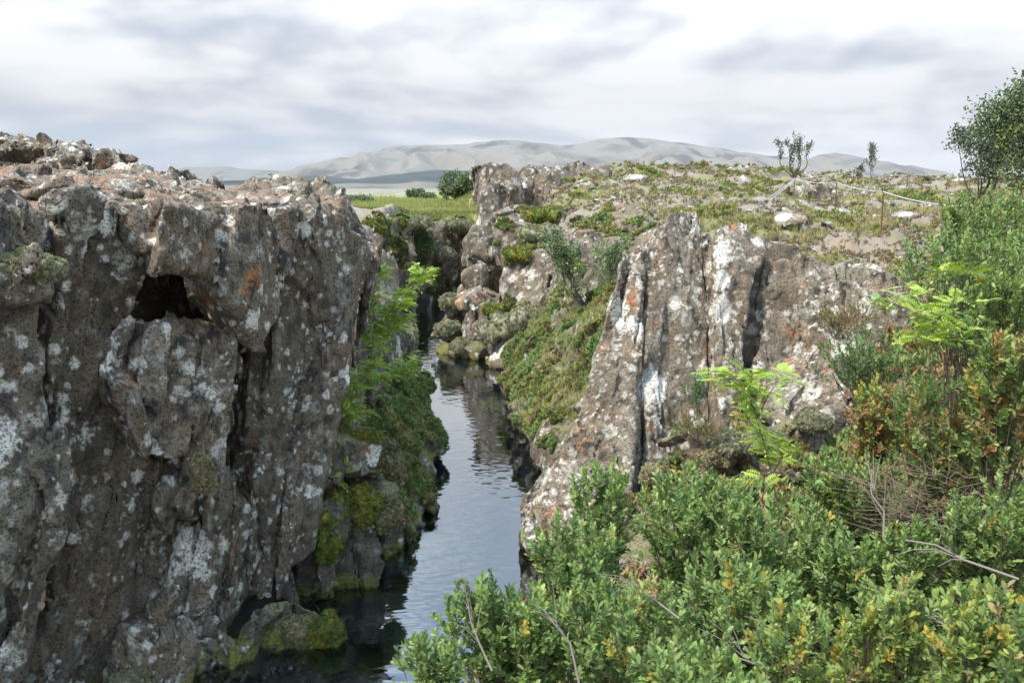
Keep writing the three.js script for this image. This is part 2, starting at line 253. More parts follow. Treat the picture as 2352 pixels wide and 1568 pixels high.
// ---------------------------------------------------------------- the fissure in plan and the land around it
const V2 = (x, d) => [x, d];
const leftShore = [[550, 1560], [640, 1370], [900, 1335], [940, 1248], [1010, 1195], [1040, 1130], [1020, 1060], [1000, 990], [975, 930], [965, 850], [960, 790], [945, 700], [990, 660]].map(([x, y]) => { const p = onPlane(x, y); return [p.x, -p.z]; });
const rightShore = [[1085, 640], [1010, 690], [1005, 800], [1120, 830], [1170, 850], [1190, 960], [1235, 1045], [1290, 1080], [1215, 1240], [1240, 1300], [1200, 1400], [950, 1568]].map(([x, y]) => { const p = onPlane(x, y); return [p.x, -p.z]; });
const fissure = [[-9, -6], [-6.6, 3.4], [-4.6, 6.6], [-3.2, 8.8], ...leftShore.slice(1), [-3.4, 50], [-2.6, 52], ...rightShore, [-1.0, 4], [-1.0, -6]];
function fissureDistance(x, d) {
  let m = 1e9, inside = false;
  for (let i = 0, j = fissure.length - 1; i < fissure.length; j = i++) {
    const [ax, ay] = fissure[i], [bx, by] = fissure[j], ex = bx - ax, ey = by - ay, t = clamp(((x - ax) * ex + (d - ay) * ey) / (ex * ex + ey * ey), 0, 1);
    m = Math.min(m, (x - ax - ex * t) ** 2 + (d - ay - ey * t) ** 2);
    if ((ay > d) !== (by > d) && x < (bx - ax) * (d - ay) / (by - ay) + ax) inside = !inside;
  } return (inside ? -1 : 1) * Math.sqrt(m);
}
const LAND = [[0, 0, 3.1], [-3, 0, 3.0], [3, 0, 3.4], [6, 2, 3.6], [0.2, 4, .8], [1.5, 4, 1.5], [3, 4, 2.3], [1, 7, .3], [2.5, 7, 1.3], [4, 7, 2.2], [6, 8, 2.9], [3, 9.6, 1.5], [4.4, 10, 2.2], [5.5, 11, 2.8], [7.5, 11, 3.5], [1.4, 9.6, .4], [12, 6, 3.7], [1.4, 11.5, 0], [2.6, 11, .9], [4, 11, 1.6], [2.5, 13, 1], [4.5, 13, 2], [6, 13.2, 3], [1.6, 13.2, .3], [2.4, 15.4, 3.7], [4, 15.2, 3.8],
  [-2.9, 12, 4.2], [-6.8, 12.5, 4.9], [-4.8, 8, 4.0], [-5.3, 10, 4.4], [-3.6, 15, 3.4], [-3.2, 17, 2.9], [-4.5, 22, 3.3], [-5.5, 30, 3.4], [-8, 30, 4.4], [-6.2, 40, 3.4], [-2.3, 53, 3.45], [-5, 56, 3.45], [-9, 60, 3.6], [-15, 20, 5], [-14, 40, 4.6], [-10, 16, 5.2], [-14, 8, 5.2], [-8, 4, 4.4], [-25, 60, 4.4], [-2, 70, 3.6], [-6, 90, 3.6], [-20, 120, 3.4], [10, 140, 3.6], [40, 80, 4.4], [40, 30, 4.6], [-60, 60, 4.4], [60, 150, 3.4], [-60, 150, 3.2], [0, 170, 3.2], [22, 10, 4], [30, 20, 4.2],
  ...[[2022, 558, 18], [1916, 515, 22], [1821, 478, 29], [1957, 462, 31], [2081, 457, 36], [2200, 432, 38], [1780, 640, 14.5], [2060, 640, 14], [1550, 506, 21], [1700, 480, 24], [1700, 452, 29], [1430, 500, 24], [1350, 445, 31], [1500, 424, 36], [1300, 402, 38], [1400, 390, 41], [1650, 388, 43], [1800, 398, 43], [1900, 420, 40], [2000, 416, 44], [2150, 420, 46], [2350, 418, 46], [1260, 490, 29.5], [1300, 560, 24.5], [1360, 640, 20], [1420, 720, 16.5], [2300, 560, 13], [1100, 464, 70], [985, 443, 105], [930, 452, 100], [1040, 440, 110], [1200, 430, 60], [1400, 400, 60], [1700, 400, 62]].map(([x, y, d]) => { const p = at(x, y, d); return [p.x, d, p.y]; })];
function plateau(x, d) {
  let s = 0, w = 0;
  for (const [a, b, y] of LAND) { const q = (x - a) ** 2 + (d - b) ** 2 * (d > 60 ? .5 : 1) + .3, k = 1 / (q * q); s += y * k; w += k; }
  return s / w;
}
function landHeight(x, d) {
  const t = fissureDistance(x, d) + .25 * noise(x * .8, d * .8, 2), P = plateau(x, d), gentle = x > -1.2 && d < 11.2 ? 1 : 0;
  const bed = -3.4 + .8 * fbm(x * .6, d * .6, 4, 3), rise = gentle ? bed + 1.9 * (t + 1.2) : bed + (x > -3 && d > 12 && d < 40 ? 2.6 * (t - 1.1) : d > 11 && d < 30 ? 3 * (t - 1) : 5 * (t - .7));
  let h = smin(P, Math.max(bed, rise), .35);
  const out = sstep(.2, 1.2, t) * (d > 150 ? .3 : 1);
  const far = sstep(12, 40, d), meadow = d > 47 && x < .4 && d < 95 ? 1 : 0;
  h += out * (1 - .85 * meadow) * (.26 * fbm(x * .45, d * .45, 9, 4) * (1 + far) + .09 * Math.abs(noise(x * 1.7, d * 1.7, 1)) + .05 * noise(x * 4.4, d * 4.4, 7) + (d < 60 ? .035 * noise(x * 9, d * 9, 3) + (d > 12.5 ? .26 * facets(x * .7 + .2 * noise(x, d, 3), d * .7, 2.3, 5) + .14 * facets(x * 1.9, d * 1.9, 1.3, 9) : 0) : 0));
  return h;
}
function landColour(x, y, z, nx, ny, nz, o) {
  const d = -z, a = fbm(x * .5 + 2, d * .5, 1, 4), b = fbm(x * 2.4, d * 2.4, 5, 4), c = noise(x * 12, d * 12, y * 6), e = noise(x * 31, d * 31, y * 20);
  const meadow = sstep(46, 49, d + 2 * noise(x * .4, 2, 3)) * sstep(.8, -.6, x + .5 * noise(d, x, 1)) * sstep(112, 98, d);
  o[0] = .25; o[1] = .205; o[2] = .155;                                                     // dry heath soil
  mixTo(o, .30, .205, .13, sstep(.0, .35, b) * .6);
  mixTo(o, .29, .265, .225, sstep(.02, .22, a + .5 * b + .1 * c));                           // bare grey rock
  mixTo(o, .07, .06, .052, sstep(.28, .5, c * .7 + e * .4) * .8);
  mixTo(o, .47, .45, .42, sstep(.42, .55, c * .55 + e * .35 + b * .5));                       // pale lichen
  const g = fbm(x * .34 + 8, d * .34 + 3, 3, 4) + .35 * fbm(x * 1.9, d * 1.9, 12, 3); mixTo(o, .19, .195, .065, sstep(.0, .14, g + .08 * c) * .9);
  mixTo(o, .235, .22, .085, sstep(.10, .26, g + .2 * e) * .6);
  if (meadow > 0) { mixTo(o, .235, .245, .065, meadow); mixTo(o, .30, .27, .10, meadow * sstep(-.1, .3, fbm(x * .6, d * .25, 6, 3))); }
  if (d > 95) { const f = sstep(95, 112, d); mixTo(o, .30, .27, .225, f * .8); mixTo(o, .16, .17, .075, f * sstep(.0, .25, fbm(x * .06, d * .03, 8, 3))); }
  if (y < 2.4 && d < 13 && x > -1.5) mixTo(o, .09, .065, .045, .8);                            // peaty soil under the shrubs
  if (y < -.1) { mixTo(o, .16, .16, .11, 1); mixTo(o, .26, .25, .17, sstep(0, .3, b)); }
}
{ // one sheet, finer where it is near
  const rows = [], cols = 340; let d = -6; while (d < 9000) { rows.push(d); d += d < 12 ? .3 : d < 60 ? d * .0075 : d * .035; }
  const pos = [], idx = [], colr = [], o = [0, 0, 0];
  for (const r of rows) for (let i = 0; i <= cols; i++) { const s = (i / cols - .5) * 2, x = (s * .72 + .28 * s * s * s * s * s) * (Math.abs(r) * .95 + 8) + .06 * Math.max(r, 0); const h = r > 220 ? lerp(landHeight(x * 220 / r, 220), 2, sstep(220, 400, r)) : landHeight(x, r); pos.push(x, h, -r); }
  for (let j = 0; j < rows.length - 1; j++) for (let i = 0; i < cols; i++) { const a = j * (cols + 1) + i, b = a + cols + 1; idx.push(a, a + 1, b, a + 1, b + 1, b); }
  const g = new THREE.BufferGeometry(); g.setAttribute('position', new THREE.Float32BufferAttribute(pos, 3)); g.setIndex(idx); g.computeVertexNormals();
  for (let i = 0; i < pos.length; i += 3) { landColour(pos[i], pos[i + 1], pos[i + 2], 0, 1, 0, o); colr.push(...o); }
  g.setAttribute('color', new THREE.Float32BufferAttribute(colr, 3));
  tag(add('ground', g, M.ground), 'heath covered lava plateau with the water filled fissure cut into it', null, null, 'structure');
  console.log('ground', idx.length / 3);
}
// water: a clear sheet over the deep bed, with small wind ripples
{
  const n = 1024, t = new Float32Array(n * n * 4), r = rng(5), W = [];
  for (let k = 0; k < 46; k++) { const f = 9 + 95 * r() * r(), a = 1.571 + (r() - .5) * 1.9; W.push([Math.round(f * Math.cos(a)), Math.round(f * Math.sin(a)), r() * 6.28, 1 / (6 + f * .75), Math.floor(r() * 3)]); }
  for (let j = 0; j < n; j++) for (let i = 0; i < n; i++) { // periodic sums of short waves, stronger in wind-touched patches
    const x = i / n * 6.28318, y = j / n * 6.28318, g = [.55 + .45 * Math.sin(x + 2 * y + Math.sin(3 * x)), .55 + .45 * Math.sin(2 * x - y + 1 + Math.sin(2 * y)), .55 + .45 * Math.sin(x * 3 + y * 2 + 4)]; let h = 0;
    for (const w of W) h += w[3] * g[w[4]] * Math.sin(w[0] * x + w[1] * y + w[2]);
    const o = (j * n + i) * 4; t[o] = t[o + 1] = t[o + 2] = clamp(.5 + h * .5, 0, 1); t[o + 3] = 1;
  }
  const bump = new THREE.DataTexture(t, n, n, THREE.RGBAFormat, THREE.FloatType); bump.wrapS = bump.wrapT = THREE.RepeatWrapping; bump.magFilter = bump.minFilter = THREE.LinearFilter; bump.repeat.set(1 / 6.5, 1 / 6.5); bump.needsUpdate = true;
  M.water = new THREE.MeshPhysicalMaterial({ color: new THREE.Color().setRGB(.80, .92, 1), roughness: .02, metalness: .18, transmission: 1, thickness: 1, ior: 1.9, attenuationColor: new THREE.Color().setRGB(.10, .40, .66), attenuationDistance: 3, bumpMap: bump, bumpScale: .009 });
  const pos = [], uv = [], idx = [], nx = 60, nz = 150;
  for (let j = 0; j <= nz; j++) for (let i = 0; i <= nx; i++) { const x = -7 + 11 * i / nx, d = -6 + 62 * j / nz; pos.push(x, 0, -d); uv.push(x, d); }
  for (let j = 0; j < nz; j++) for (let i = 0; i < nx; i++) { const a = j * (nx + 1) + i, b = a + nx + 1; idx.push(a, a + 1, b, a + 1, b + 1, b); }
  const g = new THREE.BufferGeometry(); g.setAttribute('position', new THREE.Float32BufferAttribute(pos, 3)); g.setAttribute('uv', new THREE.Float32BufferAttribute(uv, 2)); g.setIndex(idx); g.computeVertexNormals();
  tag(add('water', g, M.water), 'clear blue water filling the narrow fissure between the cliffs', null, null, 'structure');
}
console.log('land done');

// ---------------------------------------------------------------- rocks
let TRI = 0;
const FINE = 1.25;
function slab(parent, pts, thick, st, cell, name = 'rock_slab') { const g = slabGeometry(pts, thick, st, cell * FINE); TRI += g.index.count / 3; return add(name, g, M.rock, parent); }
function lump(parent, c, r, st, cell, name = 'boulder', colour, mat = M.rock) { const g = lumpGeometry(c, r, st, cell * FINE, colour); TRI += g.index.count / 3; return add(name, g, mat, parent); }
// woolly moss: soft grey-green cushions, bright moss for the wet places
const mossColour = (kind, s = 0) => (x, y, z, nx, ny, nz, o) => {
  const a = fbm(x * 3 + s, y * 3, z * 3, 3), c = noise(x * 24, y * 24, z * 24), e = noise(x * 60, y * 60, z * 60);
  if (kind === 'grey') { o[0] = .285; o[1] = .275; o[2] = .18; mixTo(o, .235, .245, .10, sstep(.05, .25, a)); mixTo(o, .19, .18, .125, sstep(.1, .6, c * .8 + e * .5)); }
  else if (kind === 'straw') { o[0] = .34; o[1] = .29; o[2] = .17; mixTo(o, .22, .20, .09, sstep(0, .3, a)); mixTo(o, .15, .13, .07, sstep(.1, .6, c + e * .5)); }
  else { o[0] = .15; o[1] = .185; o[2] = .03; mixTo(o, .26, .24, .035, sstep(-.05, .25, a)); mixTo(o, .05, .06, .02, sstep(.15, .6, c * .8 + e * .5)); }
};
const cushion = (parent, px, py, d, r, kind = 'grey', seed = 1, cell = .03) => { const g = mossGeometry(at(px, py, d), [r[0] * .95, r[1] * 1.1, r[2] * .95], seed, cell * FINE, mossColour(kind, seed)); TRI += g.index.count / 3; return add('moss_cushion', g, M.moss, parent); };

// --- the tall cliff on the near side
const Dl = (px) => 8.937 / ((1176 - px) / 2037 + .649);
const lp = (list, o = 0) => list.map(([x, y, e = 0]) => [x, y, Dl(x) + o + e]);
{
  const c = base('rock_cliff', new THREE.Vector3(-3.5, 0, -9), 'tall dark lichen-spotted basalt cliff with an angular hollow, beside the near water', 'cliff');
  const A = { tone: .92, white: .31, grey: .27, rust: .10, discs: .11, floor: -1.0, stretch: .1, crack: .24, lean: [.13, -.22], big: .15, small: .42 };
  slab(c, lp([[-260, 430], [-60, 440], [60, 445], [128, 475], [130, 620], [118, 900], [140, 1200], [20, 1560], [10, 1750], [-260, 1750]], -.22), 2.2, { ...A, seed: 3, tone: 0.78, white: 0.3, bulge: .04, rust: .1 }, .021);
  slab(c, [[-900, 400, 5.2], [-560, 420, 5.9], [-230, 430, 6.65], [-220, 900, 6.65], [-200, 1750, 6.65], [-900, 1900, 5.2]], 2, { ...A, seed: 5, tone: .75 }, .04);
  slab(c, lp([[118, 490], [200, 482], [290, 500], [352, 520], [350, 610], [362, 700], [330, 780], [300, 900], [318, 1030], [400, 1060], [450, 1150], [330, 1330], [150, 1420], [128, 1200], [112, 900], [125, 640]], .10), 2.2, { ...A, seed: 8, tone: 0.64, white: 0.26, bulge: .04 }, .021);
  slab(c, lp([[340, 482], [420, 460], [520, 458], [600, 488], [632, 560], [640, 700], [608, 770], [560, 725], [500, 660], [430, 622], [350, 600]], -.36), 1.6, { ...A, seed: 12, tone: 0.90, white: 0.36, rust: .3, bulge: .04 }, .020);
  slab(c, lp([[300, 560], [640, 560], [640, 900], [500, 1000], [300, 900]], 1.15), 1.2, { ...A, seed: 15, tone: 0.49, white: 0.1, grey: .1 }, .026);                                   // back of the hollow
  slab(c, lp([[362, 722], [400, 712], [462, 720], [478, 758], [527, 800], [520, 870], [480, 965], [432, 1040], [335, 1030], [300, 905], [318, 790]], -.2), 1.2, { ...A, seed: 19, tone: 0.98, white: 0.38, rust: .24, white: .31, bulge: .04 }, .020);
  slab(c, lp([[470, 740, .35], [560, 700, .3], [650, 720, .1], [650, 900, 0], [590, 1150, 0], [560, 1200, 0], [480, 1040, .1], [525, 870, .1]], .42), 1.2, { ...A, seed: 24, tone: 0.59, white: 0.2 }, .021);
  slab(c, lp([[520, 850], [576, 855], [560, 950], [528, 1080], [520, 1165], [480, 1150], [482, 1000]], -.1), .7, { ...A, seed: 27, tone: 1.11, white: 0.34, grey: .34, round: .1 }, .020);
  slab(c, lp([[590, 520], [640, 492], [700, 488], [712, 640], [700, 900], [680, 1100], [610, 1240], [585, 1100], [622, 900], [640, 780], [612, 690]], .02), 2.0, { ...A, seed: 31, tone: 0.70, white: 0.24, rust: .1, bulge: .04 }, .021);
  slab(c, lp([[690, 488], [770, 478], [785, 508], [800, 540], [842, 578], [840, 640], [805, 780], [765, 900], [748, 1000], [742, 1090], [700, 1250], [650, 1330], [610, 1260], [660, 1100], [695, 900], [705, 640]], -.14), 2.4, { ...A, seed: 35, tone: 0.89, white: 0.3, bulge: .04, round: .14 }, .021);
  slab(c, lp([[128, 1180], [330, 1080], [455, 1165], [470, 1200], [400, 1330], [320, 1500], [280, 1700], [-30, 1700], [20, 1520], [130, 1400]], .14), 1.8, { ...A, seed: 39, tone: 0.51, white: 0.2, grey: .15, tone: .68 }, .021);
  slab(c, lp([[482, 1195], [600, 1120], [690, 1220], [655, 1330], [590, 1400], [548, 1490], [555, 1700], [300, 1700], [335, 1500], [420, 1330]], -.14), 1.6, { ...A, seed: 43, tone: 0.82, white: 0.36, discs: .24 }, .020);
  slab(c, lp([[410, 1140], [500, 1085], [535, 1130], [520, 1190], [470, 1210], [440, 1190]], -.25), .5, { ...A, seed: 47, tone: 0.90, white: 0.3, rust: .26 }, .020, 'wedged_stone');
  slab(c, lp([[330, 1480], [440, 1470], [545, 1490], [556, 1560], [548, 1720], [300, 1720]], -.35), 1.1, { ...A, seed: 51, tone: 0.98, white: 0.33, rust: .28, bulge: .1 }, .020);
  // the broken top that climbs away to the ridge
  slab(c, [[-120, 480, 8.2], [200, 480, 8.7], [420, 460, 9.4], [620, 490, 10.1], [780, 492, 11], [745, 476, 11.9], [640, 462, 12.4], [560, 454, 12.5], [500, 440, 12.6], [400, 420, 12.7], [310, 388, 12.7], [225, 352, 12.8], [180, 344, 12.8], [95, 332, 12.8], [60, 345, 12.6], [0, 330, 12.6], [-140, 345, 12.6]], 1.6, { ...A, seed: 55, tone: 1.15, rust: .2, soil: .42, big: 0, rough: 1.0, scale: 1.2, stretch: 1, warp: .15, grey: .32, white: .28, floor: 2.6 }, .026, 'ridge_top');
  for (const [x, y, d, r, s] of [[30, 325, 12.2, .42, 1], [110, 330, 12.3, .36, 2], [190, 345, 12.2, .38, 3], [275, 365, 12.1, .34, 4], [345, 385, 11.9, .34, 5], [430, 402, 11.9, .32, 6], [520, 430, 11.4, .3, 7], [350, 420, 10.8, .38, 8], [240, 420, 10.4, .3, 9], [700, 470, 11.2, .26, 10], [640, 455, 11.5, .28, 11]])
    lump(c, at(x, y + (x > 300 ? 40 : 26), d), [r * 1.25, r * .62, r], { ...A, seed: 60 + s, big: 0, lean: [0, 0], tone: 1.0, rough: .8, scale: 1.4, stretch: 1, grey: .34, white: .3, rust: .2 }, .024, 'loose_stone');
  slab(c, lp([[-30, 622], [60, 606], [124, 632], [118, 700], [-30, 720]], -.42), .6, { ...A, seed: 58, tone: .9, moss: .5, stretch: .8 }, .02, 'ledge_block');
  cushion(c, 50, 608, 7.2, [.30, .08, .22], 'grey', 4, .018); cushion(c, -5, 616, 7.05, [.2, .07, .2], 'grey', 5, .018);
  cushion(c, 460, 1085, Dl(462) - .40, [.10, .10, .09], 'straw', 6, .016);
  cushion(c, 300, 1562, Dl(330) - .42, [.2, .08, .15], 'grey', 8, .018); cushion(c, 545, 1490, Dl(545) - .4, [.1, .06, .1], 'bright', 9, .016);
}
console.log('left cliff', TRI);
// --- banks and boulders under it
{
  const bank = base('rock_bank', onPlane(960, 1200), 'mossy rock bank sloping from the dark cliff down to the narrow water', 'rock bank');
  const A = { tone: .8, white: .2, grey: .22, rust: .15, floor: -1.0 };
  slab(bank, [[800, 880, 13.5], [890, 860, 16.5], [940, 905, 18.6], [968, 985, 17.2], [988, 1055, 15.4], [1005, 1130, 13.8], [980, 1200, 12.7], [920, 1255, 12.0], [860, 1260, 11.8], [830, 1100, 12], [780, 1000, 12.4]], 1.6, { ...A, seed: 71, moss: .75, bulge: .2, rough: 1.1, stretch: .8 }, .03);
  slab(bank, [[845, 640, 17], [900, 700, 18.5], [925, 745, 20.5], [944, 785, 21.5], [942, 825, 21.5], [950, 860, 21], [954, 935, 19.5], [900, 930, 17], [830, 960, 13.5], [770, 960, 12.2], [790, 800, 12.8]], 2, { ...A, seed: 73, moss: .3, stretch: .6 }, .032);
  slab(bank, [[846, 592, 16.6], [872, 582, 17], [912, 578, 17.4], [930, 612, 17.4], [932, 690, 17.2], [900, 760, 16.6], [845, 750, 16.2]], 1.4, { ...A, seed: 75, tone: 1.25, grey: .34, soil: .2 }, .03, 'flat_topped_block');
  slab(bank, [[750, 880, 12], [790, 780, 12.6], [850, 800, 13], [870, 900, 13], [830, 1000, 12.2], [750, 1010, 11.6]], 1.5, { ...A, seed: 77, moss: .25 }, .026);
  for (const [x, y, d, r, k] of [[925, 775, 20.3, [.38, .26, .4], 'grey'], [940, 836, 20.8, [.2, .22, .3], 'grey'], [905, 915, 17.8, [.4, .2, .4], 'bright'], [980, 1010, 16.2, [.22, .18, .3], 'bright'], [900, 1078, 12.5, [.2, .2, .2], 'straw']]) cushion(bank, x, y, d, r, k, x, .024);
  const b1 = base('boulder', at(810, 1110, 11.2), 'square brown boulder with a mossy flat top wedged beside the cliff foot', 'boulder');
  slab(b1, [[735, 1000, 10.6], [800, 1002, 10.8], [882, 1004, 11.3], [886, 1030, 11.3], [866, 1090, 11.2], [775, 1118, 10.7], [730, 1112, 10.5]], 1.2, { ...A, seed: 81, moss: .5, taper: .1, round: .1 }, .02, 'boulder_body');
  cushion(b1, 840, 1000, 11.2, [.22, .05, .2], 'bright', 11, .016);
  const l1 = base('rock_ledge', onPlane(800, 1350), 'dark waterside rock ledge under a dome of yellow green moss', 'rock ledge');
  slab(l1, [[690, 1190, 10.3], [800, 1165, 10.5], [890, 1195, 10.9], [893, 1245, 10.9], [878, 1285, 10.85], [905, 1328, 10.75], [880, 1400, 10.6], [700, 1420, 10.2], [640, 1400, 10.2], [660, 1290, 10.2]], 1.6, { ...A, seed: 83, tone: .6, moss: .15, round: .1, white: .12, rim: .6, discs: .2 }, .02, 'ledge_body');
  cushion(l1, 770, 1165, 10.9, [.42, .22, .5], 'bright', 13, .018); cushion(l1, 835, 1155, 10.7, [.26, .14, .26], 'bright', 14, .017); cushion(l1, 890, 1178, 10.8, [.17, .12, .2], 'straw', 15, .017); cushion(l1, 745, 1230, 10.35, [.13, .18, .14], 'bright', 16, .017);
  const t1 = base('rock_tooth', onPlane(915, 1255), 'narrow pointed rock rising from the water behind the mossy ledge', 'rock');
  slab(t1, [[880, 1195, 11.6], [918, 1200, 11.8], [935, 1225, 11.8], [948, 1262, 11.8], [930, 1310, 11.6], [880, 1300, 11.4]], .8, { ...A, seed: 85, tone: .6, rim: .8, round: .1 }, .02, 'rock_body');
  const s1 = base('waterside_rock', onPlane(680, 1530), 'low grass topped rock standing in the dark water at the cliff foot', 'rock');
  slab(s1, [[600, 1400, 9.3], [655, 1385, 9.4], [690, 1410, 9.35], [760, 1440, 9.25], [782, 1480, 9.1], [770, 1560, 8.9], [640, 1600, 8.7], [540, 1600, 8.6], [560, 1480, 8.9]], 1.0, { ...A, seed: 87, tone: .6, moss: .5, rim: .9, round: .12, white: .05 }, .018, 'rock_body');
  cushion(s1, 745, 1450, 9.2, [.16, .13, .16], 'bright', 17, .015); cushion(s1, 690, 1440, 9.25, [.2, .1, .2], 'straw', 18, .015);
}
// drowned boulders seen through the water
for (const [x, d, y, r, l] of [[-1.55, 9.9, -.75, .55, 'pale drowned boulder seen through the clear water below the ledge'], [-1.2, 11.6, -.42, .5, 'long drowned mossy rock just under the surface past the ledge'], [-1.9, 8.9, -1.0, .6, 'dark drowned boulder under the water by the grass topped rock'], [-1.15, 10.6, -1.1, .5, 'deep drowned boulder farther out from the ledge']]) {
  const b = base('drowned_boulder', new THREE.Vector3(x, y, -d), l, 'boulder');
  lump(b, new THREE.Vector3(x, y, -d), [r * 1.4, r * .7, r], { seed: 300 + d * 7, tone: 1.3, wet: 0, white: .2, grey: .3, rough: .5 }, .03, 'boulder_body', (X, Y, Z, nx, ny, nz, o) => { rockColour({ seed: 4, wet: 0, tone: 1.1, white: .1, grey: .2, discs: .05 })(X, Y, Z, nx, ny, nz, o); mixTo(o, .22, .20, .07, .6); });
}
console.log('left bank', TRI);
// --- far wall of the fissure under the meadow
{
  const c = base('far_cliff', onPlane(1000, 655), 'low mossy cliff under the green meadow at the far bend of the water', 'cliff');
  const A = { tone: .85, white: .2, grey: .3, rust: .1, moss: .55, floor: -.6, scale: .8, fine: .5, warp: .3, wet: 0 }, r = rng(9);
  const xs = [770, 812, 850, 884, 915, 948, 985, 1020, 1062, 1110], top = [520, 512, 500, 492, 500, 498, 505, 508, 515, 520], dd = [33, 35, 37.5, 40, 42.5, 44, 45.5, 47, 48, 49];
  for (let i = 0; i < 9; i++) { const a = xs[i] - 5, b = xs[i + 1] + 5, t = top[i] + (r() - .5) * 8, d = dd[i] + (r() - .5) * .8;
    slab(c, [[a, t + 4, d], [a + 8, t, d + .1], [b - 8, t + (r() - .5) * 8, d + .3], [b, t + 6, d + .4], [b + (r() - .5) * 8, t + 90, d + .2], [b, 720, d - .1], [a, 720, d - .5], [a + (r() - .5) * 8, t + 90, d - .2]], 3, { ...A, seed: 100 + i, bulge: .3, round: .4 }, .07); }
  for (const [x, y, d, w, h] of [[818, 566, 33.4, .55, .2], [846, 522, 36.6, .5, .2], [903, 512, 41, .6, .2], [958, 508, 43, .8, .2], [1012, 580, 44.8, .7, .26], [1040, 512, 46, .8, .2], [1066, 520, 46.6, .5, .2]]) cushion(c, x, y, d, [w, h, w], x % 3 ? 'grey' : 'bright', x, .06);
}
{ const c = base('rock_cliff', at(680, 450, 27), 'grey flat topped cliff block rising behind the dark cliff top', 'cliff');
  slab(c, [[585, 412, 27.5], [640, 404, 27], [690, 399, 26.6], [732, 396, 26.4], [742, 404, 26.2], [756, 452, 25.6], [764, 520, 25], [640, 520, 25.6], [560, 500, 26.5], [540, 425, 27.5]], 3, { tone: 1.0, white: .22, grey: .3, rust: .1, seed: 95, floor: 2.5, fine: .6, wet: 0, moss: .2, scale: .8, keep: 2.5 }, .05); }
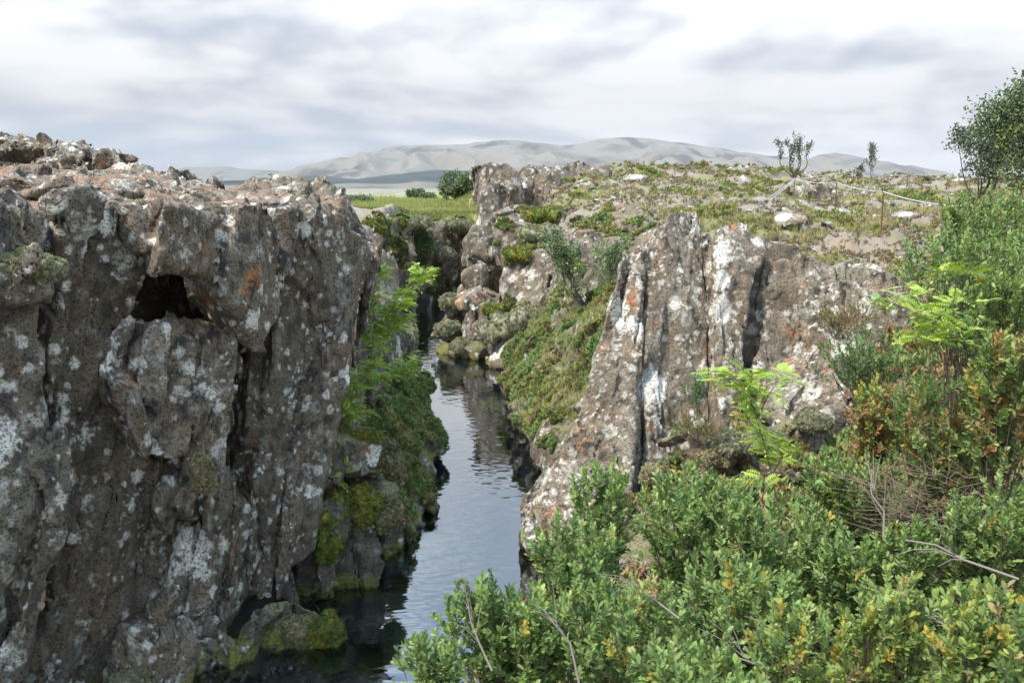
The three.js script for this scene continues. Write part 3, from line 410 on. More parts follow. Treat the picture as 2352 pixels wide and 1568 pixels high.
// --- the pillar and the cliffs of the far side, right of the water
{
  const A = { tone: 1.0, white: .24, grey: .30, rust: .16, floor: -.8, fine: .55, scale: .7, warp: .22, wet: 0 };
  const p = base('rock_pillar', at(1140, 600, 33), 'tall free standing grey rock pillar at the bend of the fissure', 'rock pillar');
  slab(p, [[1104, 382, 33], [1118, 375, 33.2], [1178, 377, 33.6], [1196, 398, 33.8], [1196, 470, 33.6], [1172, 520, 33.2], [1180, 600, 32.6], [1150, 680, 32], [1085, 680, 32], [1082, 590, 32.2], [1096, 520, 32.6], [1104, 470, 33]], 2.6, { ...A, seed: 121, tone: .95, rust: .05, bulge: .3, round: .3 }, .05);
  slab(p, [[1072, 548, 31.6], [1098, 505, 31.9], [1150, 540, 31.8], [1146, 590, 31.3], [1120, 602, 31.2], [1085, 592, 31.2]], 1.5, { ...A, seed: 123, tone: 1.1, bulge: .2 }, .05, 'overhanging_block');
  const q = base('rock_columns', at(1260, 480, 35), 'row of lower grey rock columns joined to the tall pillar', 'rock columns');
  slab(q, [[1188, 402, 34.5], [1222, 378, 34.8], [1262, 380, 35], [1284, 390, 35], [1282, 470, 34.4], [1200, 510, 34]], 2, { ...A, seed: 125, bulge: .3 }, .05);
  slab(q, [[1278, 380, 35.6], [1300, 370, 36], [1350, 369, 36.5], [1402, 378, 37], [1396, 400, 36.5], [1320, 420, 35.5], [1296, 470, 34.6], [1276, 460, 34.6]], 2, { ...A, seed: 127, soil: .1 }, .055);
  slab(q, [[1255, 400, 34], [1290, 396, 34.2], [1296, 470, 33.6], [1262, 480, 33.4]], 1.2, { ...A, seed: 129 }, .05);
  const c = base('rock_cliff', onPlane(1170, 850), 'brown stepped cliff with grey moss cushions right of the far water', 'cliff');
  slab(c, [[1130, 520, 30.2], [1180, 478, 31], [1240, 480, 30.6], [1250, 545, 29.8], [1215, 590, 29], [1150, 600, 29.2], [1128, 560, 29.6]], 3, { ...A, seed: 131, bulge: .35, tone: 1.1 }, .045);
  slab(c, [[1196, 540, 29.2], [1245, 500, 29.8], [1330, 490, 29.6], [1320, 560, 27.5], [1260, 600, 27], [1200, 590, 28.4]], 3, { ...A, seed: 133, moss: .45, tone: 1.1, soil: .2 }, .045);
  slab(c, [[1146, 580, 28.2], [1200, 585, 28], [1250, 580, 27.4], [1252, 640, 26.8], [1248, 720, 26.2], [1150, 730, 27], [1142, 640, 27.8]], 2.5, { ...A, seed: 135, tone: 1.1, rough: .7 }, .042);
  slab(c, [[1245, 590, 26.6], [1330, 560, 26], [1420, 600, 22], [1400, 720, 20], [1300, 730, 23], [1245, 740, 25.6]], 2.5, { ...A, seed: 137, moss: .5, tone: 1.05 }, .042);
  slab(c, [[1112, 735, 25.6], [1180, 720, 25.4], [1250, 715, 24.8], [1260, 800, 23.4], [1200, 860, 23.2], [1168, 860, 23.8], [1120, 835, 24.8]], 2.4, { ...A, seed: 139, tone: 1.1, rough: .7, wet: 1 }, .038);
  slab(c, [[1310, 500, 28], [1440, 470, 28], [1520, 500, 24], [1500, 560, 21.5], [1400, 600, 21.5], [1310, 570, 25]], 1.6, { ...A, seed: 141, soil: .3, moss: .3, rough: 1.2, stretch: 1 }, .045, 'rock_shelf');
  for (const [x, y, d, w, h, k] of [[1150, 745, 25, .62, .30, 'grey'], [1205, 730, 24.6, .5, .26, 'grey'], [1240, 735, 24.2, .3, .25, 'grey'], [1250, 535, 28.6, .7, .26, 'grey'], [1290, 500, 29, .36, .3, 'grey'], [1200, 578, 28, .55, .2, 'bright'], [1270, 490, 29.4, .7, .18, 'bright'], [1118, 655, 30, .26, .12, 'grey'], [1340, 615, 24.4, .5, .18, 'bright'], [1135, 708, 26.2, .4, .1, 'bright']]) cushion(c, x, y, d, [w, h, w], k, x, .04);
  // the vegetated slope between that cliff and the big outcrop
  const s = base('rock_bank', onPlane(1220, 1045), 'green shrub covered bank between the stepped cliff and the white spotted outcrop', 'rock bank');
  slab(s, [[1168, 800, 22.6], [1230, 750, 23], [1290, 710, 22.4], [1420, 690, 18.6], [1420, 820, 16], [1350, 950, 14.4], [1300, 1060, 14], [1250, 1090, 14.6], [1222, 1000, 16.6], [1180, 900, 20]], 2.2, { ...A, seed: 145, moss: .7, wet: 1, tone: .85, bulge: .25, fine: 1, scale: 1 }, .034);
  slab(s, [[1168, 865, 21.6], [1215, 900, 19.4], [1240, 960, 17.6], [1262, 1060, 15.2], [1240, 1075, 15.2], [1222, 1050, 15.8], [1216, 985, 17.2], [1185, 965, 18.6], [1170, 900, 20.6]], 1.4, { ...A, seed: 147, wet: 1, tone: .7, rim: .4, fine: 1, scale: 1 }, .03);
}
// boulders heaped at the water under the stepped cliff
{
  const L = [[1095, 640, 29.6, .55, .5, 'tall boulder leaning on the stepped cliff above the waterside heap'], [1080, 690, 28, .75, .35, 'rusty flat slab on top of the waterside boulder heap'], [1040, 705, 28.4, .45, .34, 'lichen grey boulder at the outer top corner of the heap'], [1110, 720, 27, .45, .34, 'brown boulder tucked under the stepped cliff in the heap'], [1075, 745, 27, .42, .34, 'round grey boulder in the middle of the waterside heap'], [1035, 765, 27.2, .5, .25, 'moss capped boulder on the outer flank of the heap'], [1100, 765, 26.2, .42, .34, 'angular grey boulder low in the heap beside the cliff'], [1030, 805, 26.8, .4, .26, 'yellow green mossy boulder standing in the water, outermost'], [1065, 805, 26.2, .4, .27, 'yellow green mossy boulder standing in the water, middle one'], [1100, 808, 25.8, .42, .25, 'yellow green mossy boulder standing in the water, next to the cliff']];
  L.forEach(([x, y, d, w, h, l], i) => { const p = at(x, y, d), b = base('boulder', p, l, 'boulder', 'boulders heaped at the water');
    lump(b, p, [w * 1.1, h * 1.15, w], { seed: 160 + i, tone: i === 1 ? 1.2 : 1, rust: i === 1 ? .42 : .2, moss: i > 6 ? .7 : i === 5 ? .6 : .1, rough: .6, wet: i > 6 ? 1 : 0, rim: 1.2, fine: .6, white: .22 }, .04, 'boulder_body');
    if (i === 2 || i === 5 || i === 8) cushion(b, x - 4, y - 14, d - .2, [w * .8, h * .5, w * .7], 'grey', 30 + i, .04); });
  const f = base('rock_footing', at(1070, 780, 28), 'broken brown rock behind and beneath the heaped boulders at the water', 'rock');
  slab(f, [[1020, 690, 29.2], [1060, 665, 29.8], [1150, 660, 29], [1150, 830, 26.4], [1090, 850, 26.8], [1020, 840, 27.4], [1008, 760, 28.4]], 1.8, { seed: 177, tone: 1, moss: .2, fine: .6, rough: 1.2, floor: -.8, stretch: 1, wet: 0, rust: .3 }, .045, 'rock_body');
}
console.log('far right', TRI);
// --- the big white-spotted outcrop on the right
{
  const c = base('rock_outcrop', onPlane(1400, 1200), 'large pale outcrop of upright slabs thick with white lichen, right of the water', 'rock outcrop');
  const A = { tone: 1.2, white: .42, grey: .30, rust: .22, discs: .24, floor: -.8, round: .1, stretch: .12, crack: .13, lean: [.10, 0], big: 0 };
  slab(c, [[1442, 552, 12.6], [1462, 530, 12.7], [1486, 545, 12.75], [1480, 700, 12.45], [1468, 900, 12.1], [1462, 1100, 11.8], [1440, 1240, 11.4], [1400, 1330, 11.1], [1240, 1330, 11], [1195, 1240, 11.6], [1208, 1160, 11.9], [1288, 1050, 12.1], [1350, 900, 12.3], [1400, 720, 12.5]], 1.6, { ...A, seed: 201, white: .47, rust: .3, discs: .3, warp: .06, bulge: .05, rough: .65 }, .022);
  slab(c, [[1496, 575, 13.1], [1514, 556, 13.2], [1540, 502, 13.5], [1605, 488, 13.7], [1622, 550, 13.5], [1622, 800, 13.0], [1612, 960, 12.6], [1580, 1080, 12.1], [1495, 1160, 11.9], [1480, 900, 12.4], [1492, 700, 12.9]], 1.8, { ...A, seed: 205, bulge: .06, rough: .8 }, .023);
  slab(c, [[1640, 545, 13.1], [1652, 512, 13.3], [1700, 498, 13.5], [1748, 528, 13.5], [1764, 582, 13.3], [1740, 615, 13.2], [1738, 720, 12.9], [1726, 850, 12.6], [1690, 960, 12.3], [1658, 1000, 12.1], [1652, 800, 12.6]], 1.8, { ...A, seed: 209, bulge: .06, rough: .8, white: .38 }, .024);
  slab(c, [[1450, 600, 13.4], [1540, 540, 13.8], [1760, 560, 13.9], [2060, 640, 13.6], [2060, 900, 13.1], [1700, 1000, 12.8], [1400, 1200, 12.2], [1400, 1000, 12.6]], 1.2, { ...A, seed: 225, tone: .7, white: .2, keep: .3, facet: .5 }, .05, 'rock_core');
  slab(c, [[1746, 596, 13.6], [1800, 590, 13.6], [1950, 602, 13.4], [2080, 622, 13.1], [2110, 760, 12.8], [2080, 900, 12.6], [1960, 960, 12.6], [1890, 1000, 12.4], [1700, 1010, 12.6], [1706, 920, 12.7], [1744, 800, 13.1]], 2, { ...A, seed: 213, rust: .25, white: .34, bulge: .05, rough: .8 }, .024);
  slab(c, [[1780, 850, 11.9], [1830, 820, 11.8], [1900, 790, 11.6], [1960, 760, 11.4], [1970, 880, 10.6], [1900, 1010, 10.3], [1800, 1060, 10.3], [1760, 960, 11.2]], 1.2, { ...A, seed: 217, white: .34 }, .022);
  slab(c, [[1380, 1180, 10.8], [1500, 1060, 11], [1600, 960, 11.6], [1760, 960, 11], [1880, 980, 10.2], [1900, 1120, 9.4], [1700, 1220, 9.2], [1450, 1300, 9.6], [1350, 1300, 10.4]], 1.2, { ...A, seed: 221, tone: 1.0, moss: .55, soil: .35, rough: 1.2, stretch: 1 }, .024, 'foot_slope');
  for (const [x, y, d, w, h, k] of [[1680, 1010, 10.6, .34, .08, 'grey'], [1640, 1045, 10.4, .22, .08, 'straw'], [1760, 1010, 10.2, .24, .08, 'grey'], [1500, 1090, 10.7, .22, .09, 'straw'], [1860, 962, 10.2, .2, .08, 'grey']]) cushion(c, x, y, d, [w, h, w], k, x, .018);
}
console.log('outcrop', TRI);
// ---------------------------------------------------------------- plants
const V = (x, y, z) => new THREE.Vector3(x, y, z);
const leafMat = (o = {}) => new THREE.MeshPhysicalMaterial({ color: 0xffffff, roughness: .62, metalness: 0, transmission: .42, thickness: 0, ior: 1.4, ...o });
M.leaf = leafMat(); M.dull = leafMat({ roughness: .9, transmission: .25 });
M.bark = std({ color: new THREE.Color().setRGB(.115, .085, .068), roughness: .9 });
M.paleBark = std({ color: new THREE.Color().setRGB(.27, .23, .19), roughness: .9 });
M.dryTwig = std({ color: new THREE.Color().setRGB(.21, .15, .11), roughness: .95 });
const LEAF = {
  willow: [.265, .37, .095], willowPale: [.37, .47, .16], willowDeep: [.15, .235, .065], yellow: [.46, .37, .055], orange: [.46, .275, .11], straw: [.42, .32, .14], rowan: [.235, .41, .055], rowanDeep: [.13, .29, .045],
  birch: [.165, .22, .10], birchDeep: [.10, .145, .07], heath: [.25, .262, .068], heathDeep: [.13, .165, .05], berry: [.175, .268, .075], rust: [.25, .11, .05], grass: [.30, .32, .085], hay: [.42, .335, .16] };
function leafGeometry(len, wid, fold = .25, droop = .12) {   // folded along its midrib, pointed at both ends; grows along +y, faces +z
  const rows = [[0, .05], [.3, .72], [.62, 1], [.86, .62], [1, .02]], p = [], idx = [];
  rows.forEach(([t, w]) => { const z = -droop * len * t * t, h = wid * .5 * w; p.push(-h, t * len, z + fold * h, 0, t * len, z, h, t * len, z + fold * h); });
  for (let i = 0; i < rows.length - 1; i++) for (const k of [0, 1]) { const a = i * 3 + k, b = a + 3; idx.push(a, a + 1, b, a + 1, b + 1, b); }
  const g = new THREE.BufferGeometry(); g.setAttribute('position', new THREE.Float32BufferAttribute(p, 3)); g.setIndex(idx); g.computeVertexNormals(); return g;
}
const smallLeaf = (len, wid) => { const g = new THREE.BufferGeometry(); g.setAttribute('position', new THREE.Float32BufferAttribute([0, 0, 0, -wid / 2, len * .55, wid * .12, 0, len * .5, 0, wid / 2, len * .55, wid * .12, 0, len, -len * .08], 3)); g.setIndex([0, 2, 1, 0, 3, 2, 1, 2, 4, 2, 3, 4]); g.computeVertexNormals(); return g; };
class Wood { constructor() { this.p = []; this.i = []; }
  tube(pts, r0, r1, n = 5) { const o = this.p.length / 3, m = pts.length, T = V(0, 0, 0), U = V(0, 0, 0), W = V(0, 0, 0);
    pts.forEach((c, k) => { T.subVectors(pts[Math.min(k + 1, m - 1)], pts[Math.max(k - 1, 0)]).normalize(); U.set(.31, .2, .93).cross(T).normalize(); W.crossVectors(T, U); const r = lerp(r0, r1, k / (m - 1)); for (let j = 0; j < n; j++) { const a = j / n * 6.2832, cx = Math.cos(a) * r, sx = Math.sin(a) * r; this.p.push(c.x + U.x * cx + W.x * sx, c.y + U.y * cx + W.y * sx, c.z + U.z * cx + W.z * sx); } });
    for (let k = 0; k < m - 1; k++) for (let j = 0; j < n; j++) { const a = o + k * n + j, b = o + k * n + (j + 1) % n; this.i.push(a, b, a + n, b, b + n, a + n); } return this; }
  geometry() { const g = new THREE.BufferGeometry(); g.setAttribute('position', new THREE.Float32BufferAttribute(this.p, 3)); g.setIndex(this.i); g.computeVertexNormals(); return g; } }
// leaves collected as matrices and colours
const tmpM = new THREE.Matrix4(), tmpX = V(0, 0, 0), tmpZ = V(0, 0, 0), tmpY = V(0, 0, 0);
class Leaves { constructor() { this.m = []; this.c = []; }
  put(p, dir, face, size, col) { tmpY.copy(dir).normalize(); tmpX.crossVectors(tmpY, face).normalize(); if (tmpX.lengthSq() < .1) tmpX.set(1, 0, 0); tmpZ.crossVectors(tmpX, tmpY); this.m.push(tmpX.x * size, tmpX.y * size, tmpX.z * size, 0, tmpY.x * size, tmpY.y * size, tmpY.z * size, 0, tmpZ.x * size, tmpZ.y * size, tmpZ.z * size, 0, p.x, p.y, p.z, 1); this.c.push(col[0], col[1], col[2]); }
  get count() { return this.c.length / 3; }
  build(name, geo, mat, parent, kind = 'stuff') { const n = this.count, im = new THREE.InstancedMesh(geo, mat, n); im.instanceMatrix = new THREE.InstancedBufferAttribute(new Float32Array(this.m), 16); im.instanceColor = new THREE.InstancedBufferAttribute(new Float32Array(this.c), 3); im.castShadow = im.receiveShadow = true; if (kind) im.userData.kind = kind;
    if (parent) { im.name = name; im.position.copy(parent.position).negate(); parent.add(im); } else { im.name = numbered(name); scene.add(im); } LEAVES += n; return im; }
  // the leaves that show largest become meshes of their own
  single(count, geo, mats, parent) {
    const n = this.count, near = [], q = V(0, 0, 0);
    for (let i = 0; i < n; i++) { q.set(this.m[i * 16 + 12], this.m[i * 16 + 13] - EYE, this.m[i * 16 + 14]); const dep = -q.z * cp - q.y * sp, up = q.y * cp - q.z * sp * 1; if (dep < .5 || Math.abs(q.x / dep) > .6) continue; near.push([q.length() / this.m[i * 16], i]); }
    near.sort((a, b) => a[0] - b[0]); const gone = new Set();
    for (const [, i] of near.slice(0, count)) { gone.add(i); const col = this.c.slice(i * 3, i * 3 + 3); let best = 0, bd = 9; mats.forEach((m, k) => { const d = Math.abs(m.color.r - col[0]) + Math.abs(m.color.g - col[1]) + Math.abs(m.color.b - col[2]); if (d < bd) { bd = d; best = k; } });
      const m = new THREE.Mesh(geo, mats[best]); m.name = 'leaf'; m.castShadow = m.receiveShadow = true; tmpM.fromArray(this.m, i * 16); tmpM.decompose(m.position, m.quaternion, m.scale); m.position.sub(parent.position); parent.add(m); }
    const M2 = [], C2 = []; for (let i = 0; i < n; i++) if (!gone.has(i)) { for (let k = 0; k < 16; k++) M2.push(this.m[i * 16 + k]); C2.push(this.c[i * 3], this.c[i * 3 + 1], this.c[i * 3 + 2]); } this.m = M2; this.c = C2; return this; } }
let LEAVES = 0;
const pick = (r, pal) => { let t = r(), k = 0; for (const [c, w] of pal) { if ((t -= w) <= 0) return c; k++; } return pal[0][0]; };
const vary = (r, c, a = .28) => { const k = 1 + (r() - .5) * 2 * a, h = (r() - .5) * .16; return [c[0] * k * (1 + h), c[1] * k, c[2] * k * (1 - h)]; };
const unit = (r) => { const z = r() * 2 - 1, a = r() * 6.2832, s = Math.sqrt(1 - z * z); return V(s * Math.cos(a), z, s * Math.sin(a)); };
const willowGeo = leafGeometry(1, .46), willowMats = ['willow', 'willowPale', 'willowDeep', 'yellow', 'orange', 'straw'].map((k) => { const m = leafMat(); m.color.setRGB(...LEAF[k]); return m; });
// a shrub: stems from one foot fan out to the shell of an ellipsoid crown, leafy twigs on their outer halves
function shrub(name, label, category, group, c, rad, foot, o) {
  const r = rng(o.seed), b = base(name, foot, label, category, group), wood = new Wood(), leaves = new Leaves(), up = V(0, 1, 0), size = o.leaf, pal = o.palette;
  const tips = [];
  for (let i = 0; i < o.stems; i++) {
    const u = unit(r); if (u.y < -.25) u.y *= -.6; const k = .55 + .45 * Math.sqrt(r()), tip = V(c.x + u.x * rad[0] * k, c.y + u.y * rad[1] * k, c.z + u.z * rad[2] * k);
    const f = foot.clone().add(V((r() - .5) * rad[0] * .5, 0, (r() - .5) * rad[2] * .5)), mid = f.clone().lerp(tip, .5).add(V((r() - .5) * .12, -.08 * rad[1] + (r() - .5) * .1, (r() - .5) * .12)), pts = [];
    for (let t = 0; t <= 6; t++) { const s = t / 6, a = f.clone().lerp(mid, s), e = mid.clone().lerp(tip, s); pts.push(a.lerp(e, s).add(V((r() - .5) * .02, (r() - .5) * .02, (r() - .5) * .02))); }
    wood.tube(pts, o.stemR * (1 + r() * .5), o.stemR * .3); const dir = pts[6].clone().sub(pts[5]).normalize();
    for (let t = 0; t < o.twigs; t++) { const s = t === 0 ? 1 : .42 + .58 * r(), q = s * 6, k0 = Math.min(5, Math.floor(q)), p = pts[k0].clone().lerp(pts[k0 + 1], q - k0);
      const d = dir.clone().multiplyScalar(.6).add(unit(r).multiplyScalar(t === 0 ? .25 : .85)).add(V(0, o.upward ?? .55, 0)).normalize(); tips.push([p, d]); }
  }
  for (const [p, d] of tips) {
    const L = o.twig * (.6 + .8 * r()), end = p.clone().addScaledVector(d, L).add(V(0, (r() - .3) * .03, 0)), tint = pick(r, pal), hue = 1 + (r() - .5) * .3; wood.tube([p, p.clone().lerp(end, .5).add(V((r() - .5) * .02, 0, (r() - .5) * .02)), end], o.stemR * .38, o.stemR * .16, 3);
    const n = Math.max(3, Math.round(L / (size * o.gap))); const side = V(r() - .5, r() - .5, r() - .5).cross(d).normalize();
    for (let i = 0; i < n; i++) { const s = .18 + .82 * (i + r() * .5) / n, q = p.clone().lerp(end, Math.min(s, 1)), a = i * 2.4 + r(), out = side.clone().applyAxisAngle(d, a), ld = d.clone().multiplyScalar(.75 + .4 * s).add(out.multiplyScalar(1.05 - .5 * s)).add(V(0, .12, 0)).add(unit(r).multiplyScalar(.35)).normalize();
      const face = up.clone().multiplyScalar(.75).add(d.clone().multiplyScalar(.5)).add(unit(r).multiplyScalar(.75)), col = vary(r, r() < .88 ? tint : pick(r, pal), .22); leaves.put(q, ld, face, size * (.5 + .75 * r()) * (1 - .25 * (s > .9)), [col[0] * hue, col[1] * hue, col[2] * hue]); }
  }
  add('branches', wood.geometry(), o.bark || M.bark, b);
  if (o.singles) leaves.single(o.singles, o.geo || willowGeo, willowMats, b);
  leaves.build('foliage', o.geo || willowGeo, o.mat || M.leaf, b); return b;
}
const px2m = (px, d) => px * d / FOCAL;
// foreground willows: px, px, depth, half width px, half height px
{
  const G = [[LEAF.willow, .5], [LEAF.willowPale, .22], [LEAF.willowDeep, .26], [LEAF.yellow, .02]], Y = [[LEAF.willow, .34], [[.38, .45, .10], .2], [LEAF.yellow, .1], [LEAF.willowPale, .2], [LEAF.willowDeep, .12], [LEAF.straw, .04]], O = [[LEAF.orange, .36], [LEAF.straw, .18], [LEAF.willow, .28], [LEAF.yellow, .18]], Mx = [[LEAF.willow, .40], [LEAF.willowPale, .22], [LEAF.orange, .13], [LEAF.straw, .11], [LEAF.yellow, .07], [LEAF.willowDeep, .07]];
  const W = [
    [1085, 1440, 4.3, 70, 140, G, 'upright willow shoots standing clear against the blue water', 12],
    [985, 1560, 4.0, 85, 80, G, 'low willow sprays reaching over the water at the bottom edge of the picture', 14],
    [1190, 1490, 4.3, 130, 170, G, 'willow shrub behind the upright shoots, touching the open water', 26],
    [1330, 1300, 5.3, 130, 130, G, 'willow shrub covering the foot of the white spotted outcrop', 30],
    [1385, 1150, 6.4, 90, 80, G, 'small willow standing before the lichen white slab foot', 16],
    [1420, 1480, 4.3, 200, 190, G, 'broad willow shrub at the bottom, right of the water', 40],
    [1590, 1190, 5.8, 150, 130, G, 'willow with pale upturned leaves below the mossy outcrop foot', 34],
    [1690, 1420, 4.6, 190, 180, G, 'dense dark willow in the middle of the thicket', 40],
    [1800, 1260, 5.6, 160, 130, G, 'willow shrub around the foot of the bright rowan sapling', 34],
    [1600, 1600, 3.4, 170, 110, G, 'large leaved willow tips lowest in the thicket', 22],
    [1840, 1530, 3.9, 150, 150, Y, 'yellowish willow shoots at the bottom of the thicket', 26],
    [2060, 1460, 4.0, 130, 150, Y, 'pale yellow green willow shoots with bare forked stems', 24],
    [2270, 1500, 3.7, 170, 170, Y, 'willow with bright yellow old leaves in the bottom corner', 30],
    [2090, 1290, 4.9, 95, 80, G, 'small willow filling the gap under the dead twigs', 22],
    [1960, 1330, 5.0, 100, 90, G, 'willow between the dense dark one and the forked stems', 24],
    [2290, 1240, 4.8, 150, 130, G, 'willow shrub above the bottom corner, against the tangled dead twigs', 28],
    [2200, 960, 6.0, 190, 120, Mx, 'green and orange mottled willow below the bright rowan leaves', 40],
    [2020, 960, 6.8, 85, 75, O, 'orange leaved autumn willow beside the dark hollow', 26],
    [1960, 1110, 6.6, 150, 85, G, 'low willow under the orange shrub', 30],
    [2320, 860, 5.4, 110, 110, Mx, 'leafy willow at the picture edge over the mottled shrub', 26],
    [2240, 620, 7.6, 180, 120, G, 'tall green willow spreading before the rope fence', 44],
    [2330, 520, 9.5, 110, 90, G, 'willow shrub at the foot of the tall edge birch', 34],
    [2230, 500, 11, 80, 60, G, 'smaller willow left of the tall birch foot', 20],
    [2330, 700, 6.6, 120, 110, G, 'dark green willow behind the bright rowan leaves', 34],
  ];
  W.forEach(([x, y, d, rx, ry, pal, label, stems], i) => {
    const c = at(x, y, d), R = [Math.max(.12, px2m(rx, d) - .07), Math.max(.12, px2m(ry, d) - .09), Math.max(.12, px2m(rx, d) * .85 - .05)], foot = V(c.x + (i < 2 ? .35 : .05), Math.max(.2, Math.min(c.y - R[1] * 1.05, landHeight(c.x, d + .1) + .05)), c.z - .15); foot.y = Math.max(foot.y, c.y - R[1] - 1.0);
    shrub('willow_shrub', label, 'willow shrub', 'willow shrubs of the near bank', c, R, foot, { seed: 500 + i, stems: Math.round(stems * 1.5), twigs: 10, leaf: .040 + .008 * ((i * 7) % 5) / 4, gap: .21, twig: .15, stemR: .0045, palette: pal, singles: d < 5 ? 150 : 60 });
  });
  // small-leaved dark shrub and orange heath at the end of the outcrop
  const bl = leafGeometry(1, .6), c1 = at(1985, 850, 9.2); shrub('bilberry_shrub', 'dense dark green small leaved shrub over the end of the outcrop', 'shrub', null, c1, [.5, .36, .5], V(c1.x + .1, c1.y - .5, c1.z - .2), { seed: 801, stems: 60, twigs: 8, leaf: .03, gap: .3, twig: .12, stemR: .004, palette: [[LEAF.berry, .7], [LEAF.heathDeep, .2], [LEAF.willowPale, .1]], geo: bl });
  const c2 = at(1945, 735, 10.6); shrub('heath_shrub', 'rusty green crowberry shrub hanging on the outcrop edge', 'shrub', null, c2, [.42, .16, .4], V(c2.x, c2.y - .25, c2.z - .1), { seed: 803, stems: 50, twigs: 6, leaf: .022, gap: .3, twig: .1, stemR: .003, palette: [[LEAF.heath, .45], [LEAF.rust, .35], [LEAF.yellow, .1], [LEAF.heathDeep, .1]], geo: smallLeaf(1, .5) });
  const c3 = at(1605, 985, 10.4); shrub('heath_shrub', 'low rusty heath tuft on the mossy foot of the outcrop', 'shrub', null, c3, [.4, .16, .3], V(c3.x, c3.y - .25, c3.z - .1), { seed: 804, stems: 40, twigs: 6, leaf: .022, gap: .3, twig: .1, stemR: .003, palette: [[LEAF.heath, .4], [LEAF.rust, .25], [LEAF.hay, .2], [LEAF.heathDeep, .15]], geo: smallLeaf(1, .5) });
  const c4 = at(1600, 905, 11.3); shrub('bilberry_shrub', 'blue green leafy plant in the crack between two outcrop slabs', 'plant', null, c4, [.18, .26, .15], V(c4.x + .05, c4.y - .3, c4.z), { seed: 805, stems: 22, twigs: 6, leaf: .03, gap: .3, twig: .08, stemR: .003, palette: [[[.2, .32, .17], .7], [LEAF.berry, .3]], geo: bl });
  // dead tangle among the shrubs
  const t = base('dead_twigs', at(2140, 1180, 5.8), 'tangle of bare grey brown twigs between the orange shrub and the corner willow', 'dead branches'), r = rng(91), w1 = new Wood();
  for (let i = 0; i < 260; i++) { const p = at(2010 + r() * 260, 1080 + r() * 170, 5.3 + r() * 1.0), dir = V(-.7 + r() * .9, .10 + (r() - .3) * .35, (r() - .5) * .8).normalize(), L = .15 + .5 * r() * r(), q = p.clone().addScaledVector(dir, L), m = p.clone().lerp(q, .5).add(V((r() - .5) * .06, (r() - .5) * .06, (r() - .5) * .06)); w1.tube([p, m, q], .002 + .004 * r() * r(), .0012, 4); }
  add('twigs', w1.geometry(), M.dryTwig, t, 'stuff');
  for (const [x0, y0, x1, y1, d, rr] of [[2340, 1330, 2080, 1240, 4.3, .008], [2330, 1480, 2100, 1400, 4.1, .007], [2030, 1230, 2000, 1110, 5.2, .008], [2080, 1560, 2040, 1400, 3.9, .008], [1900, 1568, 1790, 1460, 3.9, .008], [1760, 1568, 1690, 1500, 3.9, .006], [1130, 1540, 1075, 1390, 4.05, .006], [1330, 1568, 1250, 1400, 3.95, .006], [1560, 1420, 1450, 1330, 4.2, .006]]) {
    const a = at(x0, y0, d), b = at(x1, y1, d + .1), m = a.clone().lerp(b, .5).add(V((r() - .5) * .1, (r() - .5) * .06, 0)), m2 = a.clone().lerp(b, .78).add(V((r() - .5) * .06, (r() - .5) * .05, 0)), w = new Wood().tube([a, m, m2, b], rr, rr * .45, 6);
    for (let k = 0; k < 5; k++) { const s = m.clone().lerp(b, r()), e = s.clone().add(b.clone().sub(a).normalize().multiplyScalar(.18).add(unit(r).multiplyScalar(.10))); w.tube([s, s.clone().lerp(e, .5).add(V(0, .02, 0)), e], rr * .4, rr * .15, 4); } add('bare_branch', w.geometry(), M.paleBark, t); }
}
